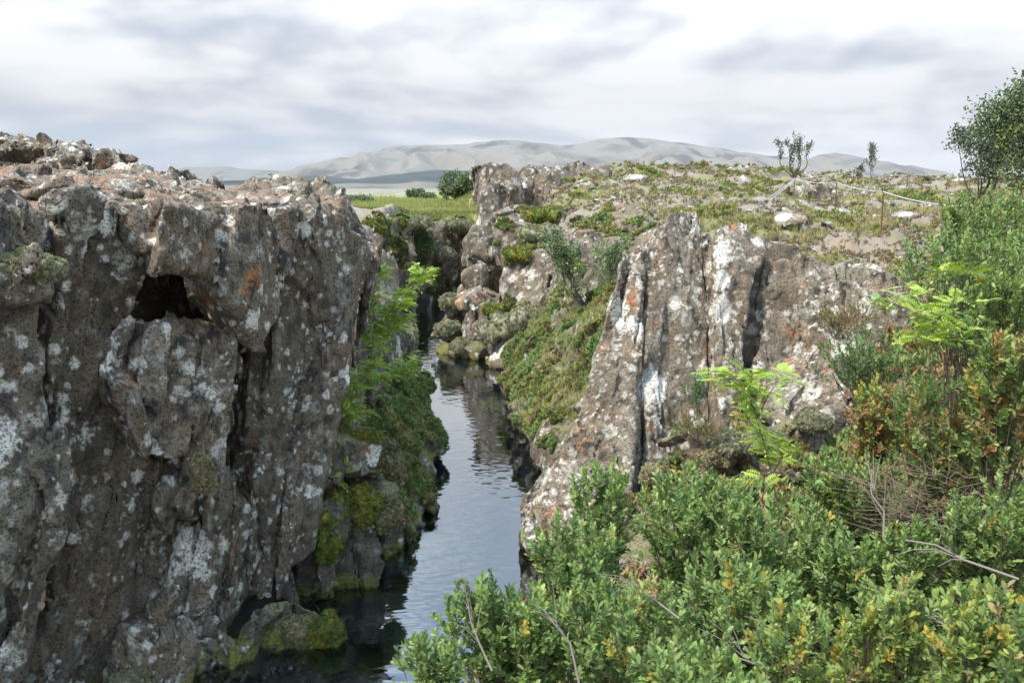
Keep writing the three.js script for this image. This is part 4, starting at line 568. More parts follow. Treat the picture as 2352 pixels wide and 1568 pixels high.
// rowan: compound leaves, each a part
function rowanLeaf() { const lf = leafGeometry(.056, .019, .2, .1), parts = [], w = new Wood(); w.tube([V(0, 0, 0), V(0, .08, -.004), V(0, .155, -.03)], .0012, .0006, 3); parts.push(w.geometry());
  for (let i = 0; i < 6; i++) for (const s of [-1, 1]) { const g = lf.clone(), k = 1 - Math.abs(i - 2.2) * .09; g.scale(k, k, k); g.rotateY(s * .25); g.rotateZ(-s * 1.15); g.translate(0, .035 + i * .021, .002 - .0009 * i * i); parts.push(g); }
  const g = lf.clone(); g.rotateX(-.3); g.translate(0, .155, -.03); parts.push(g); return mergeGeometries(parts); }
const rowanGeo = rowanLeaf(), rowanMats = [[.40, .53, .06], [.50, .60, .09], [.28, .46, .05], [.19, .37, .045]].map((c) => { const m = leafMat({ transmission: .42 }); m.color.setRGB(...c); return m; });
function rowan(label, stemsPx, o) {
  const r = rng(o.seed), f = at(...stemsPx[0][0]), b = base('rowan_sapling', f, label, 'rowan sapling', 'rowan saplings'), w = new Wood();
  for (const st of stemsPx) { const P = st.map((p) => at(...p)), curve = new THREE.CatmullRomCurve3(P), pts = curve.getPoints(14); w.tube(pts, o.r, o.r * .35, 6);
    const n = Math.round(curve.getLength() / o.step);
    for (let i = 0; i < n; i++) { const s = o.from + (1 - o.from) * (i + r() * .6) / n, p = curve.getPoint(Math.min(1, s)), d = curve.getTangent(Math.min(1, s)), a = r() * 6.28, q = V(Math.cos(a), 0, Math.sin(a)), tw = r() < o.twig ? .05 + .22 * r() * (1 - s * .5) : .01; const dir = q.multiplyScalar(1).add(V(0, .45, 0)).add(d.multiplyScalar(.4)).normalize(), e = p.clone().addScaledVector(dir, tw); if (tw > .02) w.tube([p, p.clone().lerp(e, .5).add(V(0, -.01, 0)), e], o.r * .4, o.r * .2, 4);
      for (let k = 0; k < (tw > .02 ? 4 : 1); k++) { const m = new THREE.Mesh(rowanGeo, rowanMats[Math.floor(r() * r() * 4 + (o.deep && r() < .5 ? 1.4 : 0)) % 4]); m.name = 'leaf'; m.castShadow = m.receiveShadow = true; const a2 = r() * 6.28, ld = V(Math.cos(a2), .45 - 1.0 * r(), Math.sin(a2)).addScaledVector(dir, .35).normalize(); tmpY.copy(ld); tmpX.crossVectors(tmpY, V((r() - .5) * 1.5, 1, (r() - .5) * 1.5)).normalize(); tmpZ.crossVectors(tmpX, tmpY); tmpM.makeBasis(tmpX, tmpY, tmpZ); m.quaternion.setFromRotationMatrix(tmpM); const sc = o.size * (.75 + .5 * r()); m.scale.set(sc, sc, sc); m.position.copy(e).sub(b.position); b.add(m); } } }
  add('stem', w.geometry(), o.bark || M.bark, b); return b;
}
rowan('rowan sapling leaning out over the water from the dark cliff foot', [[[755, 985, 11.4], [790, 930, 11.4], [850, 850, 11.5], [880, 760, 11.6], [905, 690, 11.8]], [[775, 950, 11.4], [850, 880, 11.6], [920, 860, 11.9], [955, 830, 12]], [[850, 850, 11.5], [860, 740, 11.7], [850, 660, 11.8], [870, 620, 11.8]], [[880, 760, 11.6], [920, 700, 11.9], [960, 650, 12.1], [980, 625, 12.2]], [[860, 740, 11.6], [900, 760, 11.8], [930, 720, 11.9]], [[770, 970, 11.3], [800, 955, 11.2], [830, 950, 11.2]]], { seed: 31, r: .013, step: .022, from: .12, size: .95, twig: .6, bark: M.paleBark });
rowan('bright yellow green rowan sapling standing before the white spotted outcrop', [[[1790, 1170, 7.4], [1770, 1080, 7.4], [1750, 1000, 7.4], [1725, 920, 7.4], [1705, 870, 7.4]], [[1740, 960, 7.4], [1770, 900, 7.3], [1790, 870, 7.3]], [[1735, 940, 7.4], [1690, 890, 7.5], [1660, 860, 7.5]], [[1775, 1090, 7.4], [1800, 1040, 7.3]]], { seed: 33, r: .008, step: .026, from: .25, size: .8, twig: .4 });
rowan('sunlit rowan leaves hanging among the dark willows beside the outcrop end', [[[2290, 900, 5.6], [2220, 800, 5.6], [2150, 740, 5.6], [2080, 720, 5.6]], [[2220, 800, 5.6], [2190, 720, 5.5], [2200, 640, 5.5]], [[2240, 820, 5.6], [2170, 790, 5.5], [2110, 780, 5.5]], [[2150, 740, 5.6], [2060, 700, 5.7], [2030, 690, 5.7]]], { seed: 35, r: .006, step: .03, from: .2, size: .72, twig: .4 });
rowan('small fern like rowan seedling on the moss under the square boulder', [[[778, 1130, 10.5], [785, 1095, 10.5], [800, 1068, 10.5]]], { seed: 37, r: .004, step: .05, from: .3, size: .9, twig: 0, deep: 1 });
rowan('tiny rowan seedling at the foot of the bright sapling', [[[1750, 1150, 7], [1755, 1110, 7], [1750, 1085, 7]]], { seed: 38, r: .004, step: .035, from: .3, size: .9, twig: 0 });
// airy trees: trunk, limbs, crown of small leaves round the limb ends
function tree(name, label, category, foot, height, width, o) {
  const r = rng(o.seed), b = base(name, foot, label, category, o.group), w = new Wood(), leaves = new Leaves();
  for (let s = 0; s < o.stems; s++) {
    const a = r() * 6.28, sp2 = o.spread * (o.stems > 1 ? .35 + .65 * r() : .1), top = V(foot.x + Math.cos(a) * width * sp2 + (o.lean || 0), foot.y + height * (.7 + .3 * r()), foot.z + Math.sin(a) * width * sp2);
    const c = new THREE.CatmullRomCurve3([foot.clone().add(V((r() - .5) * .1 * width, 0, (r() - .5) * .1 * width)), foot.clone().lerp(top, .35).add(V((r() - .5) * .2 * width + Math.cos(a) * .12 * width, 0, (r() - .5) * .2 * width)), foot.clone().lerp(top, .7).add(V((r() - .5) * .12 * width, 0, (r() - .5) * .12 * width)), top]); w.tube(c.getPoints(10), o.r, o.r * .2, 5);
    for (let k = 0; k < o.limbs; k++) { const t = o.bare + (1 - o.bare) * Math.sqrt(r()) * .98, p = c.getPoint(t), d = unit(r); d.y = Math.abs(d.y) * .6 + (o.upr ?? .35); d.normalize(); const L = width * (1.05 - t * .8) * (.35 + .4 * r()) * (o.limbL ?? 1), e = p.clone().addScaledVector(d, L).add(V(0, .1 * L, 0)), m = p.clone().lerp(e, .5).add(V((r() - .5) * .15 * L, 0, (r() - .5) * .15 * L)); w.tube([p, m, e], o.r * .35, o.r * .1, 3);
      for (let q = 0; q < o.tufts; q++) { const u = .3 + .7 * r(), x = p.clone().lerp(e, u), col = pick(r, o.palette);
        for (let i = 0; i < o.leaves; i++) { const n = unit(r); leaves.put(x.clone().addScaledVector(unit(r), o.clump * Math.cbrt(r())), n.add(V(0, .25, 0)), unit(r).add(V(0, .8, 0)), o.leaf * (.7 + .6 * r()), vary(r, col, .3)); } } } }
  add('trunk', w.geometry(), o.bark || M.bark, b); leaves.build('crown', smallLeaf(1, .62), M.leaf, b); return b;
}
const BP = [[LEAF.birch, .6], [LEAF.birchDeep, .3], [LEAF.willow, .1]];
const footAt = (x, y, d) => { const p = at(x, y, d); return p; };
tree('birch_tree', 'airy young birch growing from the green bank left of the outcrop', 'birch tree', footAt(1365, 725, 19.5), 1.8, 1.15, { seed: 61, stems: 12, spread: .95, r: .014, limbs: 16, bare: .15, tufts: 4, leaves: 8, clump: .10, leaf: .052, palette: [[[.21, .28, .13], .6], [LEAF.birch, .25], [LEAF.willowPale, .15]], lean: -.25 });
tree('birch_tree', 'slender birch shoots beside the airy birch, nearest the outcrop top', 'birch tree', footAt(1410, 720, 19), 1.85, .45, { seed: 62, stems: 3, spread: .6, r: .014, limbs: 16, bare: .2, tufts: 2, leaves: 6, clump: .07, leaf: .045, palette: BP });
tree('birch_tree', 'dark two pronged birch on the skyline behind the rope fence', 'birch tree', footAt(1825, 408, 34), 1.5, 1.3, { seed: 63, upr: 1.1, limbL: .7, stems: 6, spread: .7, r: .025, limbs: 14, bare: .05, tufts: 3, leaves: 4, clump: .09, leaf: .075, palette: [[LEAF.birchDeep, .7], [LEAF.birch, .3]] });
tree('birch_tree', 'thin pale stemmed young birch on the skyline between the rope posts', 'birch tree', footAt(1990, 452, 30), 1.9, .95, { seed: 64, upr: .7, limbL: 1.1, stems: 3, spread: .6, r: .018, limbs: 14, bare: .36, tufts: 3, leaves: 4, clump: .07, leaf: .06, palette: [[LEAF.birchDeep, .7], [LEAF.birch, .3]], bark: M.paleBark });
tree('birch_tree', 'smallest young birch just beside the thin pale stemmed one', 'birch tree', footAt(1971, 440, 32), 1.1, .36, { seed: 65, stems: 2, spread: .4, r: .014, limbs: 10, bare: .5, tufts: 3, leaves: 6, clump: .07, leaf: .06, palette: [[LEAF.birchDeep, .8], [LEAF.birch, .2]], bark: M.paleBark });
tree('birch_tree', 'tall leafy birch cut by the picture edge over the rope fence', 'birch tree', footAt(2430, 520, 13), 2.3, 1.7, { seed: 66, upr: .6, stems: 15, spread: .9, r: .017, limbs: 34, bare: .0, tufts: 6, leaves: 10, clump: .2, leaf: .055, palette: [[LEAF.birch, .55], [LEAF.birchDeep, .25], [LEAF.willow, .2]] });
tree('birch_tree', 'bluish leafy birch behind the tall one, left of it', 'birch tree', footAt(2245, 470, 19), 1.6, 1.1, { seed: 67, stems: 9, spread: .9, r: .018, limbs: 20, bare: .1, tufts: 4, leaves: 8, clump: .13, leaf: .06, palette: [[LEAF.birchDeep, .6], [LEAF.birch, .4]] });
{ const far = [[1072, 468, 66, 2.3, 2.3, 68, 'dense round green bush beside the rock pillar on the meadow'], [1040, 470, 64, 1.7, 1.7, 69, 'lower front bush of the green clump on the meadow'], [1095, 470, 63, 2.0, 1.5, 70, 'green bush half hidden behind the rock pillar'], [985, 470, 78, .8, .9, 71, 'small dark bush left of the round meadow bush'], [820, 474, 70, .4, 1.4, 72, 'faint low bush at the meadow edge by the dark cliff top'], [955, 460, 92, .9, 1.2, 73, 'tiny bush on the pale rise behind the meadow']];
  for (const [x, y, d, h, w, s, l] of far) tree('meadow_bush', l, 'bush', footAt(x, y, d), h, w, { seed: s, stems: 12, spread: 1, r: .03, limbs: 16, bare: .05, tufts: 4, leaves: 8, clump: .24, leaf: .16, palette: [[[.20, .27, .12], .6], [LEAF.birch, .3], [LEAF.birchDeep, .1]], group: 'bushes on the meadow' }); }
console.log('leaves', LEAVES);
// ---------------------------------------------------------------- ground cover, too fine to count
function clumpGeometry(n, len, wid, spread, seed) { const r = rng(seed), parts = [], lf = smallLeaf(len, wid); for (let i = 0; i < n; i++) { const g = lf.clone(); g.rotateX(-.2 - r() * spread); g.rotateY(r() * 6.28); g.translate((r() - .5) * len * .8, r() * len * .5, (r() - .5) * len * .8); parts.push(g); } return mergeGeometries(parts); }
function grassGeometry(n, h, seed) { const r = rng(seed), p = [], idx = []; for (let i = 0; i < n; i++) { const a = r() * 6.28, l = h * (.5 + .7 * r()), x = (r() - .5) * h * .5, z = (r() - .5) * h * .5, dx = Math.cos(a), dz = Math.sin(a), k = .25 + .6 * r(), o = p.length / 3, w = h * .016; p.push(x - dz * w, 0, z + dx * w, x + dz * w, 0, z - dx * w, x + dx * l * k * .35 - dz * w * .7, l * .6, z + dz * l * k * .35 + dx * w * .7, x + dx * l * k * .35 + dz * w * .7, l * .6, z + dz * l * k * .35 - dx * w * .7, x + dx * l * k, l * (1 - .3 * k), z + dz * l * k); idx.push(o, o + 1, o + 2, o + 1, o + 3, o + 2, o + 2, o + 3, o + 4); }
  const g = new THREE.BufferGeometry(); g.setAttribute('position', new THREE.Float32BufferAttribute(p, 3)); g.setIndex(idx); g.computeVertexNormals(); return g; }
const clumpA = clumpGeometry(16, .06, .03, 1.1, 3), clumpB = clumpGeometry(14, .075, .018, .8, 5);
function onMesh(mesh, count, r, accept, put) { // scatter over a mesh by area
  const P = mesh.geometry.attributes.position.array, I = mesh.geometry.index.array, n = I.length / 3, cum = new Float32Array(n); let s = 0; const a = V(0, 0, 0), b = V(0, 0, 0), c = V(0, 0, 0), e = V(0, 0, 0), f = V(0, 0, 0);
  for (let t = 0; t < n; t++) { a.fromArray(P, I[t * 3] * 3); b.fromArray(P, I[t * 3 + 1] * 3); c.fromArray(P, I[t * 3 + 2] * 3); s += e.subVectors(b, a).cross(f.subVectors(c, a)).length(); cum[t] = s; }
  for (let k = 0; k < count; k++) { const v = r() * s; let lo = 0, hi = n - 1; while (lo < hi) { const m = (lo + hi) >> 1; if (cum[m] < v) lo = m + 1; else hi = m; } a.fromArray(P, I[lo * 3] * 3); b.fromArray(P, I[lo * 3 + 1] * 3); c.fromArray(P, I[lo * 3 + 2] * 3); const nrm = e.subVectors(b, a).cross(f.subVectors(c, a)).normalize().clone(), p = a.clone().lerp(b, r()).lerp(c, r() * .6); if (accept(p, nrm)) put(p, nrm); } }
const meshesOf = (label, name) => { const out = []; scene.children.forEach((g) => { if (g.userData.label === label) g.children.forEach((m) => { if (!name || m.name === name) out.push(m); }); }); return out; };
function cover(name, label, meshes, counts, seed, geo, size, pal, accept, lift = .3, mat = M.dull) { const r = rng(seed), L = new Leaves(); meshes.forEach((m, i) => onMesh(m, counts[i] ?? counts[0], r, accept, (p, n) => { const d = n.clone().multiplyScalar(lift).add(V(0, 1, 0)).add(unit(r).multiplyScalar(.35)); L.put(p, d, unit(r), size * (.6 + .8 * r()), vary(r, pick(r, pal(p)), .3)); })); tag(L.build(name, geo, mat, null), label, name.replace(/_/g, ' '), null, 'stuff'); return L; }
{
  const heathPal = [[LEAF.heath, .45], [LEAF.berry, .25], [LEAF.heathDeep, .2], [LEAF.rust, .06], [LEAF.yellow, .04]], n3 = (p, k, s) => fbm(p.x * k + s, p.y * k, p.z * k, 3);
  const zones = (p, k = .05) => { const u = k + n3(p, 1.1, 3) + .3 * n3(p, 4, 8); return u > .16 ? [[LEAF.berry, .7], [LEAF.heath, .2], [LEAF.heathDeep, .1]] : u > .02 ? [[LEAF.heath, .6], [LEAF.grass, .2], [LEAF.berry, .2]] : u > -.12 ? [[LEAF.heathDeep, .45], [LEAF.rust, .2], [LEAF.heath, .35]] : [[LEAF.hay, .4], [LEAF.grass, .35], [LEAF.heath, .25]]; };
  const grassTuft = grassGeometry(12, .2, 14), lb = meshesOf('mossy rock bank sloping from the dark cliff down to the narrow water', 'rock_slab');
  cover('bank_shrubs', 'low green berry shrubs carpeting the bank under the dark cliff', [lb[0]], [34000], 11, clumpB, .8, (p) => zones(p, .12), (p, n) => n.y > -.15 && p.y > .12 && n3(p, .9, 1) + .6 * n3(p, 3, 2) > -.08);
  cover('bank_grass', 'tufts of grass among the berry shrubs under the dark cliff', [lb[0], lb[1]], [2600, 1500], 12, grassTuft, .8, () => [[LEAF.grass, .5], [LEAF.hay, .3], [LEAF.heath, .2]], (p, n) => n.y > .2 && p.y > .15 && n3(p, 1.4, 6) > .1);
  const rb = meshesOf('green shrub covered bank between the stepped cliff and the white spotted outcrop', 'rock_slab');
  cover('bank_shrubs', 'low green heath carpeting the bank left of the white spotted outcrop', [rb[0]], [44000], 13, clumpB, 1.0, (p) => zones(p, .08), (p, n) => n.y > .0 && p.y > .5 && n3(p, .7, 2) + .6 * n3(p, 2.6, 2) > -.03);
  cover('bank_grass', 'tufts of grass among the heath left of the white spotted outcrop', [rb[0]], [3500], 14, grassTuft, 1.1, () => [[LEAF.grass, .5], [LEAF.hay, .3], [LEAF.heath, .2]], (p, n) => n.y > .2 && n3(p, 1.1, 9) > .08);
  const fc = meshesOf('low mossy cliff under the green meadow at the far bend of the water', 'rock_slab');
  cover('ledge_moss', 'green shrubs and moss hanging over the far mossy cliff', fc, [4500], 17, clumpA, 1.9, (p) => zones(p), (p, n) => n.y > -.1 && n3(p, .45, 7) > .1);
  const sc = meshesOf('brown stepped cliff with grey moss cushions right of the far water').filter((m) => m.name !== 'moss_cushion');
  cover('ledge_moss', 'green moss and heath on the ledges of the stepped cliff', sc, [8000], 19, clumpB, 1.2, (p) => zones(p), (p, n) => n.y > .5 && n3(p, .6, 4) > .13);
  const oc = meshesOf('large pale outcrop of upright slabs thick with white lichen, right of the water', 'foot_slope');
  cover('foot_heath', 'short heath and moss on the sloping foot of the white spotted outcrop', oc, [12000], 23, clumpB, .7, (p) => zones(p, -.05), (p, n) => n.y > .3 && n3(p, 1.1, 4) > .0);
  // the felted surface of the moss cushions
  { const r = rng(27), F = new Leaves(), fuzz = clumpB, o = [0, 0, 0]; scene.traverse((m) => { if (m.name !== 'moss_cushion') return; const C = m.geometry.attributes.color.array, I = m.geometry.index.array, P = m.geometry.attributes.position.array, d = -P[2], n = d < 14 ? 1500 : 900; for (let k = 0; k < n; k++) { const v = I[Math.floor(r() * I.length)] * 3, N = m.geometry.attributes.normal.array; F.put(V(P[v], P[v + 1], P[v + 2]), V(N[v] + (r() - .5) * .7, N[v + 1] + .3 + (r() - .5) * .7, N[v + 2] + (r() - .5) * .7), unit(r), (.2 + .02 * d) * (.5 + r()), vary(r, [C[v] * 1.15, C[v + 1] * 1.15, C[v + 2] * 1.05], .45)); } });
    tag(F.build('moss_fuzz', fuzz, M.dull, null), 'felted hairs of the moss cushions on the cliffs and boulders', 'moss', null, 'stuff'); }
  // plateau heath and meadow grass
  const r = rng(29), H = new Leaves(), Gs = new Leaves();
  for (let i = 0; i < 90000; i++) { const d = 13.5 + 34 * Math.pow(r(), .8), x = lerp(-.02, .66, r()) * d; if (fissureDistance(x, d) < 1.6 || (x < .125 * d && d < 33 && fbm(x, d, 44, 2) < .12)) continue; const g = fbm(x * .34 + 8, d * .34 + 3, 3, 4) + .35 * fbm(x * 1.9, d * 1.9, 12, 3); if (g < .13 + .05 * r() + (d > 28 ? .06 : 0)) continue; const y = landHeight(x, d); H.put(V(x, y - .01, -d), V((r() - .5) * .4, 1, (r() - .5) * .4), unit(r), (.5 + .030 * d) * (.6 + .8 * r()), vary(r, pick(r, g > .2 ? [[LEAF.heath, .5], [LEAF.berry, .2], [LEAF.grass, .3]] : [[LEAF.grass, .35], [LEAF.heath, .3], [LEAF.rust, .15], [LEAF.hay, .2]]), .3)); }
  for (let i = 0; i < 60000; i++) { const d = 13.2 + 34 * Math.pow(r(), .85), x = lerp(-.02, .70, r()) * d; if (fissureDistance(x, d) < 1.4) continue; const u = fbm(x * .8, d * .8, 31, 3); if (u < -.1 + .25 * r()) continue; H.put(V(x, landHeight(x, d) - .01, -d), V((r() - .5) * .8, 1, (r() - .5) * .8), unit(r), (.45 + .022 * d) * (.5 + .9 * r()), vary(r, pick(r, [[[.29, .225, .14], .28], [LEAF.hay, .2], [LEAF.heath, .26], [LEAF.rust, .10], [[.24, .22, .18], .16]]), .35)); }
  for (let i = 0; i < 24000; i++) { const d = 13 + 10 * r(), x = lerp(.08, .72, r()) * d; if (fissureDistance(x, d) < 1.4) continue; H.put(V(x, landHeight(x, d) - .01, -d), V((r() - .5) * .9, 1, (r() - .5) * .9), unit(r), (.35 + .5 * r()) * (.6 + .8 * sstep(-.2, .3, fbm(x, d, 5, 3))), vary(r, pick(r, [[[.27, .21, .14], .34], [LEAF.hay, .24], [LEAF.heath, .2], [LEAF.rust, .1], [[.25, .23, .2], .12]]), .35)); }
  { const q = new THREE.IcosahedronGeometry(1, 1), pp = q.attributes.position.array; for (let i = 0; i < pp.length; i += 3) { const s = .75 + .5 * noise(pp[i] * 1.3, pp[i + 1] * 1.3, pp[i + 2] * 1.3); pp[i] *= s; pp[i + 1] *= s * .6; pp[i + 2] *= s; } q.computeVertexNormals(); const Rb = new Leaves(); for (let i = 0; i < 9000; i++) { const d = 13.2 + 32 * Math.pow(r(), .85), x = lerp(-.02, .66, r()) * d; if (fissureDistance(x, d) < 1.2) continue; const u = fbm(x * .6, d * .6, 17, 3); if (u < -.05) continue; Rb.put(V(x, landHeight(x, d), -d), unit(r).add(V(0, 1.6, 0)), unit(r), (.025 + .002 * d) * (.4 + 1.6 * r() * r()), vary(r, pick(r, [[[.2, .165, .14], .5], [[.3, .27, .24], .3], [[.5, .48, .45], .14], [[.1, .085, .075], .06]]), .25)); }
    tag(Rb.build('rubble', q, std({ color: 0xffffff }), null), 'loose stone rubble strewn over the plateau', 'rubble', null, 'stuff'); }
  tag(H.build('heath', clumpB, M.dull, null), 'low green heath growing in patches over the rocky plateau', 'heath', null, 'stuff');
  const tuft = grassGeometry(14, .28, 4);
  for (let i = 0; i < 26000; i++) { const d = 47.5 + 48 * r() * r(), x = lerp(-.24, .03, r()) * d; if (x > .6) continue; Gs.put(V(x, landHeight(x, d), -d), V((r() - .5) * .3, 1, (r() - .5) * .3), unit(r), (.7 + .7 * r()) * (1 + (d - 47) * .012), vary(r, pick(r, [[LEAF.grass, .6], [LEAF.hay, .15], [[.24, .30, .07], .25]]), .25)); }
  for (let i = 0; i < 15000; i++) { const d = 13.8 + 26 * r(), x = lerp(.05, .62, r()) * d; if (fissureDistance(x, d) < 1.6 || fbm(x * .5, d * .5, 21, 3) < .02) continue; Gs.put(V(x, landHeight(x, d), -d), V((r() - .5) * .3, 1, (r() - .5) * .3), unit(r), .45 + .5 * r(), vary(r, pick(r, [[LEAF.grass, .5], [LEAF.hay, .5]]), .25)); }
  tag(Gs.build('meadow_grass', tuft, M.dull, null), 'yellow green grass of the meadow beyond the fissure and tufts on the plateau', 'grass', null, 'stuff');
  const Ug = new Leaves(); for (let i = 0; i < 16000; i++) { const d = 2 + 11 * r(), x = lerp(-.25, .75, r()) * d; const y = landHeight(x, d); if (y < .1 || (d > 10 && y > 3)) continue; Ug.put(V(x, y, -d), V((r() - .5) * .6, 1, (r() - .5) * .6), unit(r), 1.1 + 1.6 * r(), vary(r, pick(r, [[LEAF.heath, .3], [LEAF.willowDeep, .35], [LEAF.rust, .15], [LEAF.hay, .2]]), .3)); }
  tag(Ug.build('undergrowth', clumpB, M.dull, null), 'low grass and heath under the near willow shrubs', 'undergrowth', null, 'stuff');
  // long dry grass on the waterside rock
  const s1 = scene.children.find((g) => g.name === 'waterside_rock'), D = new Leaves(), long = grassGeometry(9, .3, 8);
  for (let i = 0; i < 60; i++) { const p = at(620 + 150 * r(), 1440 + 45 * r(), 9.15 + .2 * r()); p.y = Math.min(p.y, .42); D.put(p, V(.5 + .3 * r(), .8, (r() - .5) * .6), unit(r), .4 + .5 * r(), vary(r, r() < .7 ? LEAF.hay : LEAF.grass, .25)); } D.build('dry_grass', long, M.dull, s1);
}
console.log('plants', LEAVES);
// ---------------------------------------------------------------- rope fence
M.rust = std({ color: new THREE.Color().setRGB(.17, .075, .045), roughness: .9, metalness: .2 });
M.rope = std({ color: new THREE.Color().setRGB(.52, .53, .54), roughness: .75 });
function ropeFence(label, posts, ropes, ropeR, h) {
  const f = base('rope_fence', posts[0], label, 'rope fence', 'rope fences on the plateau');
  for (const p of posts) { const w = new Wood(); w.tube([p.clone().add(V(0, -.45, 0)), p.clone().add(V(.004, h * .5, 0)), p.clone().add(V(0, h, 0))], .013, .012, 8); const post = add('post', w.geometry(), M.rust, f);
    const ring = new THREE.TorusGeometry(.028, .007, 6, 14); ring.translate(p.x, p.y + h + .026, p.z); const e = new THREE.Mesh(ring, M.rust); e.name = 'eye_ring'; e.castShadow = e.receiveShadow = true; post.add(e); }
  for (const line of ropes) { const w = new Wood(); for (let i = 0; i < line.length - 1; i++) { const a = line[i], b = line[i + 1], pts = []; for (let k = 0; k <= 12; k++) { const t = k / 12, q = a.clone().lerp(b, t); q.y -= .05 * a.distanceTo(b) / 4 * 4 * t * (1 - t); pts.push(q); } w.tube(pts, ropeR, ropeR, 6); } add('rope', w.geometry(), M.rope, f); }
}
{
  const H1 = .98, feet = [[1822, 480, 27.5], [1917, 514, 22], [2022, 556, 18], [2176, 615, 14.5], [2420, 620, 13]].map(([x, y, d], i) => at(x, y, d)), tops = feet.map((p) => p.clone().add(V(0, H1 + .026, 0))), anchor = at(1712, 504, 23.5); anchor.y = landHeight(anchor.x, 23.5);
  tops[0].y = at(1820, 410, 27.5).y; feet[0].y = tops[0].y - H1;
  ropeFence('near rusty post and white rope fence crossing the plateau to the picture edge', feet, [[anchor, tops[0], tops[1], tops[2], tops[3], tops[4]], [anchor.clone().add(V(.16, .02, .05)), tops[0].clone().add(V(.02, -.03, .02))]], .010, H1);
  const back = [[1957, 460, 31], [2081, 457, 38], [2186, 452, 40]].map(([x, y, d]) => at(x, y, d)), bt = back.map((p) => p.clone().add(V(0, 1.026, 0)));
  ropeFence('farther thin rope fence along the skyline behind the near one', back, [[at(1822, 412, 33), bt[0], bt[1], bt[2], at(2300, 470, 36)]], .011, 1.0);
}
// ---------------------------------------------------------------- loose rocks on the plateau
{
  const protos = [0, 1, 2, 3].map((k) => lumpGeometry(V(0, 0, 0), [.42, .22, .34], { seed: 900 + k, tone: 1.1, white: .27, grey: .34, rust: .22, rough: .55, scale: 1.6, wet: 0, fine: .9, discs: .3, stretch: 1, cuts: 9 }, .03));
  const named = [[1330, 498, 26, 1.2, 'grey boulder at the plateau rim above the stepped cliff'], [1500, 470, 25, 1.7, 'long pale ledge stone in the middle of the plateau heath'], [1575, 474, 25, 1.4, 'pale stone right beside the long ledge stone'], [1858, 435, 31, 2.4, 'dark cleft rock under the first rope post'], [1805, 520, 20, 1.5, 'round brown boulder behind the outcrop top'], [1838, 518, 19.6, .7, 'white lichen capped stone beside the round brown boulder'], [1905, 528, 19, .9, 'white topped stone at the foot of the second rope post'], [1960, 525, 19, 1.2, 'white patched stone between the second and third rope posts'], [2070, 500, 22, .9, 'bright white stone right of the third rope post'], [2120, 420, 40, 2.6, 'grey hump of rock on the skyline under the far rope'], [1795, 388, 40, 2.2, 'jagged rock below the two pronged birch'], [1330, 420, 34, 2.0, 'flat grey rock behind the rock columns'], [1450, 395, 37, 1.4, 'small rock on the upper plateau slope'], [2110, 590, 15, 1.0, 'brown stone half hidden by the tall willow'], [1650, 420, 34, 1.3, 'low stone on the bare upper plateau'], [1740, 430, 32, 1.2, 'stone left of the cleft rock'], [2160, 500, 22, 1.2, 'broad pale stone by the fourth rope post']];
  named.forEach(([x, y, d, s, l], i) => { const p = at(x, y, d); p.y = landHeight(p.x, d) + .02 * s; const m = new THREE.Mesh(protos[i % 4], M.rock); m.castShadow = m.receiveShadow = true; m.name = numbered('plateau_rock'); m.position.copy(p); m.rotation.y = i * 1.7; m.scale.set(s, s * .9, s); scene.add(m); tag(m, l, 'rock', 'rocks on the plateau'); });
  const r = rng(41); for (let i = 0; i < 36; i++) { const d = 14.5 + 28 * r(), x = lerp(.03, .6, r()) * d; if (fissureDistance(x, d) < 1.6) continue; const m = new THREE.Mesh(protos[i % 4], M.rock), s = .25 + .5 * r() * r() + d * .008; m.castShadow = m.receiveShadow = true; m.name = numbered('plateau_stone'); m.position.set(x, landHeight(x, d), -d); m.rotation.y = r() * 6; m.scale.set(s, s * .8, s); scene.add(m); tag(m, 'small lichen spotted stone half sunk in the plateau heath', 'stone', 'small stones on the plateau'); }
}
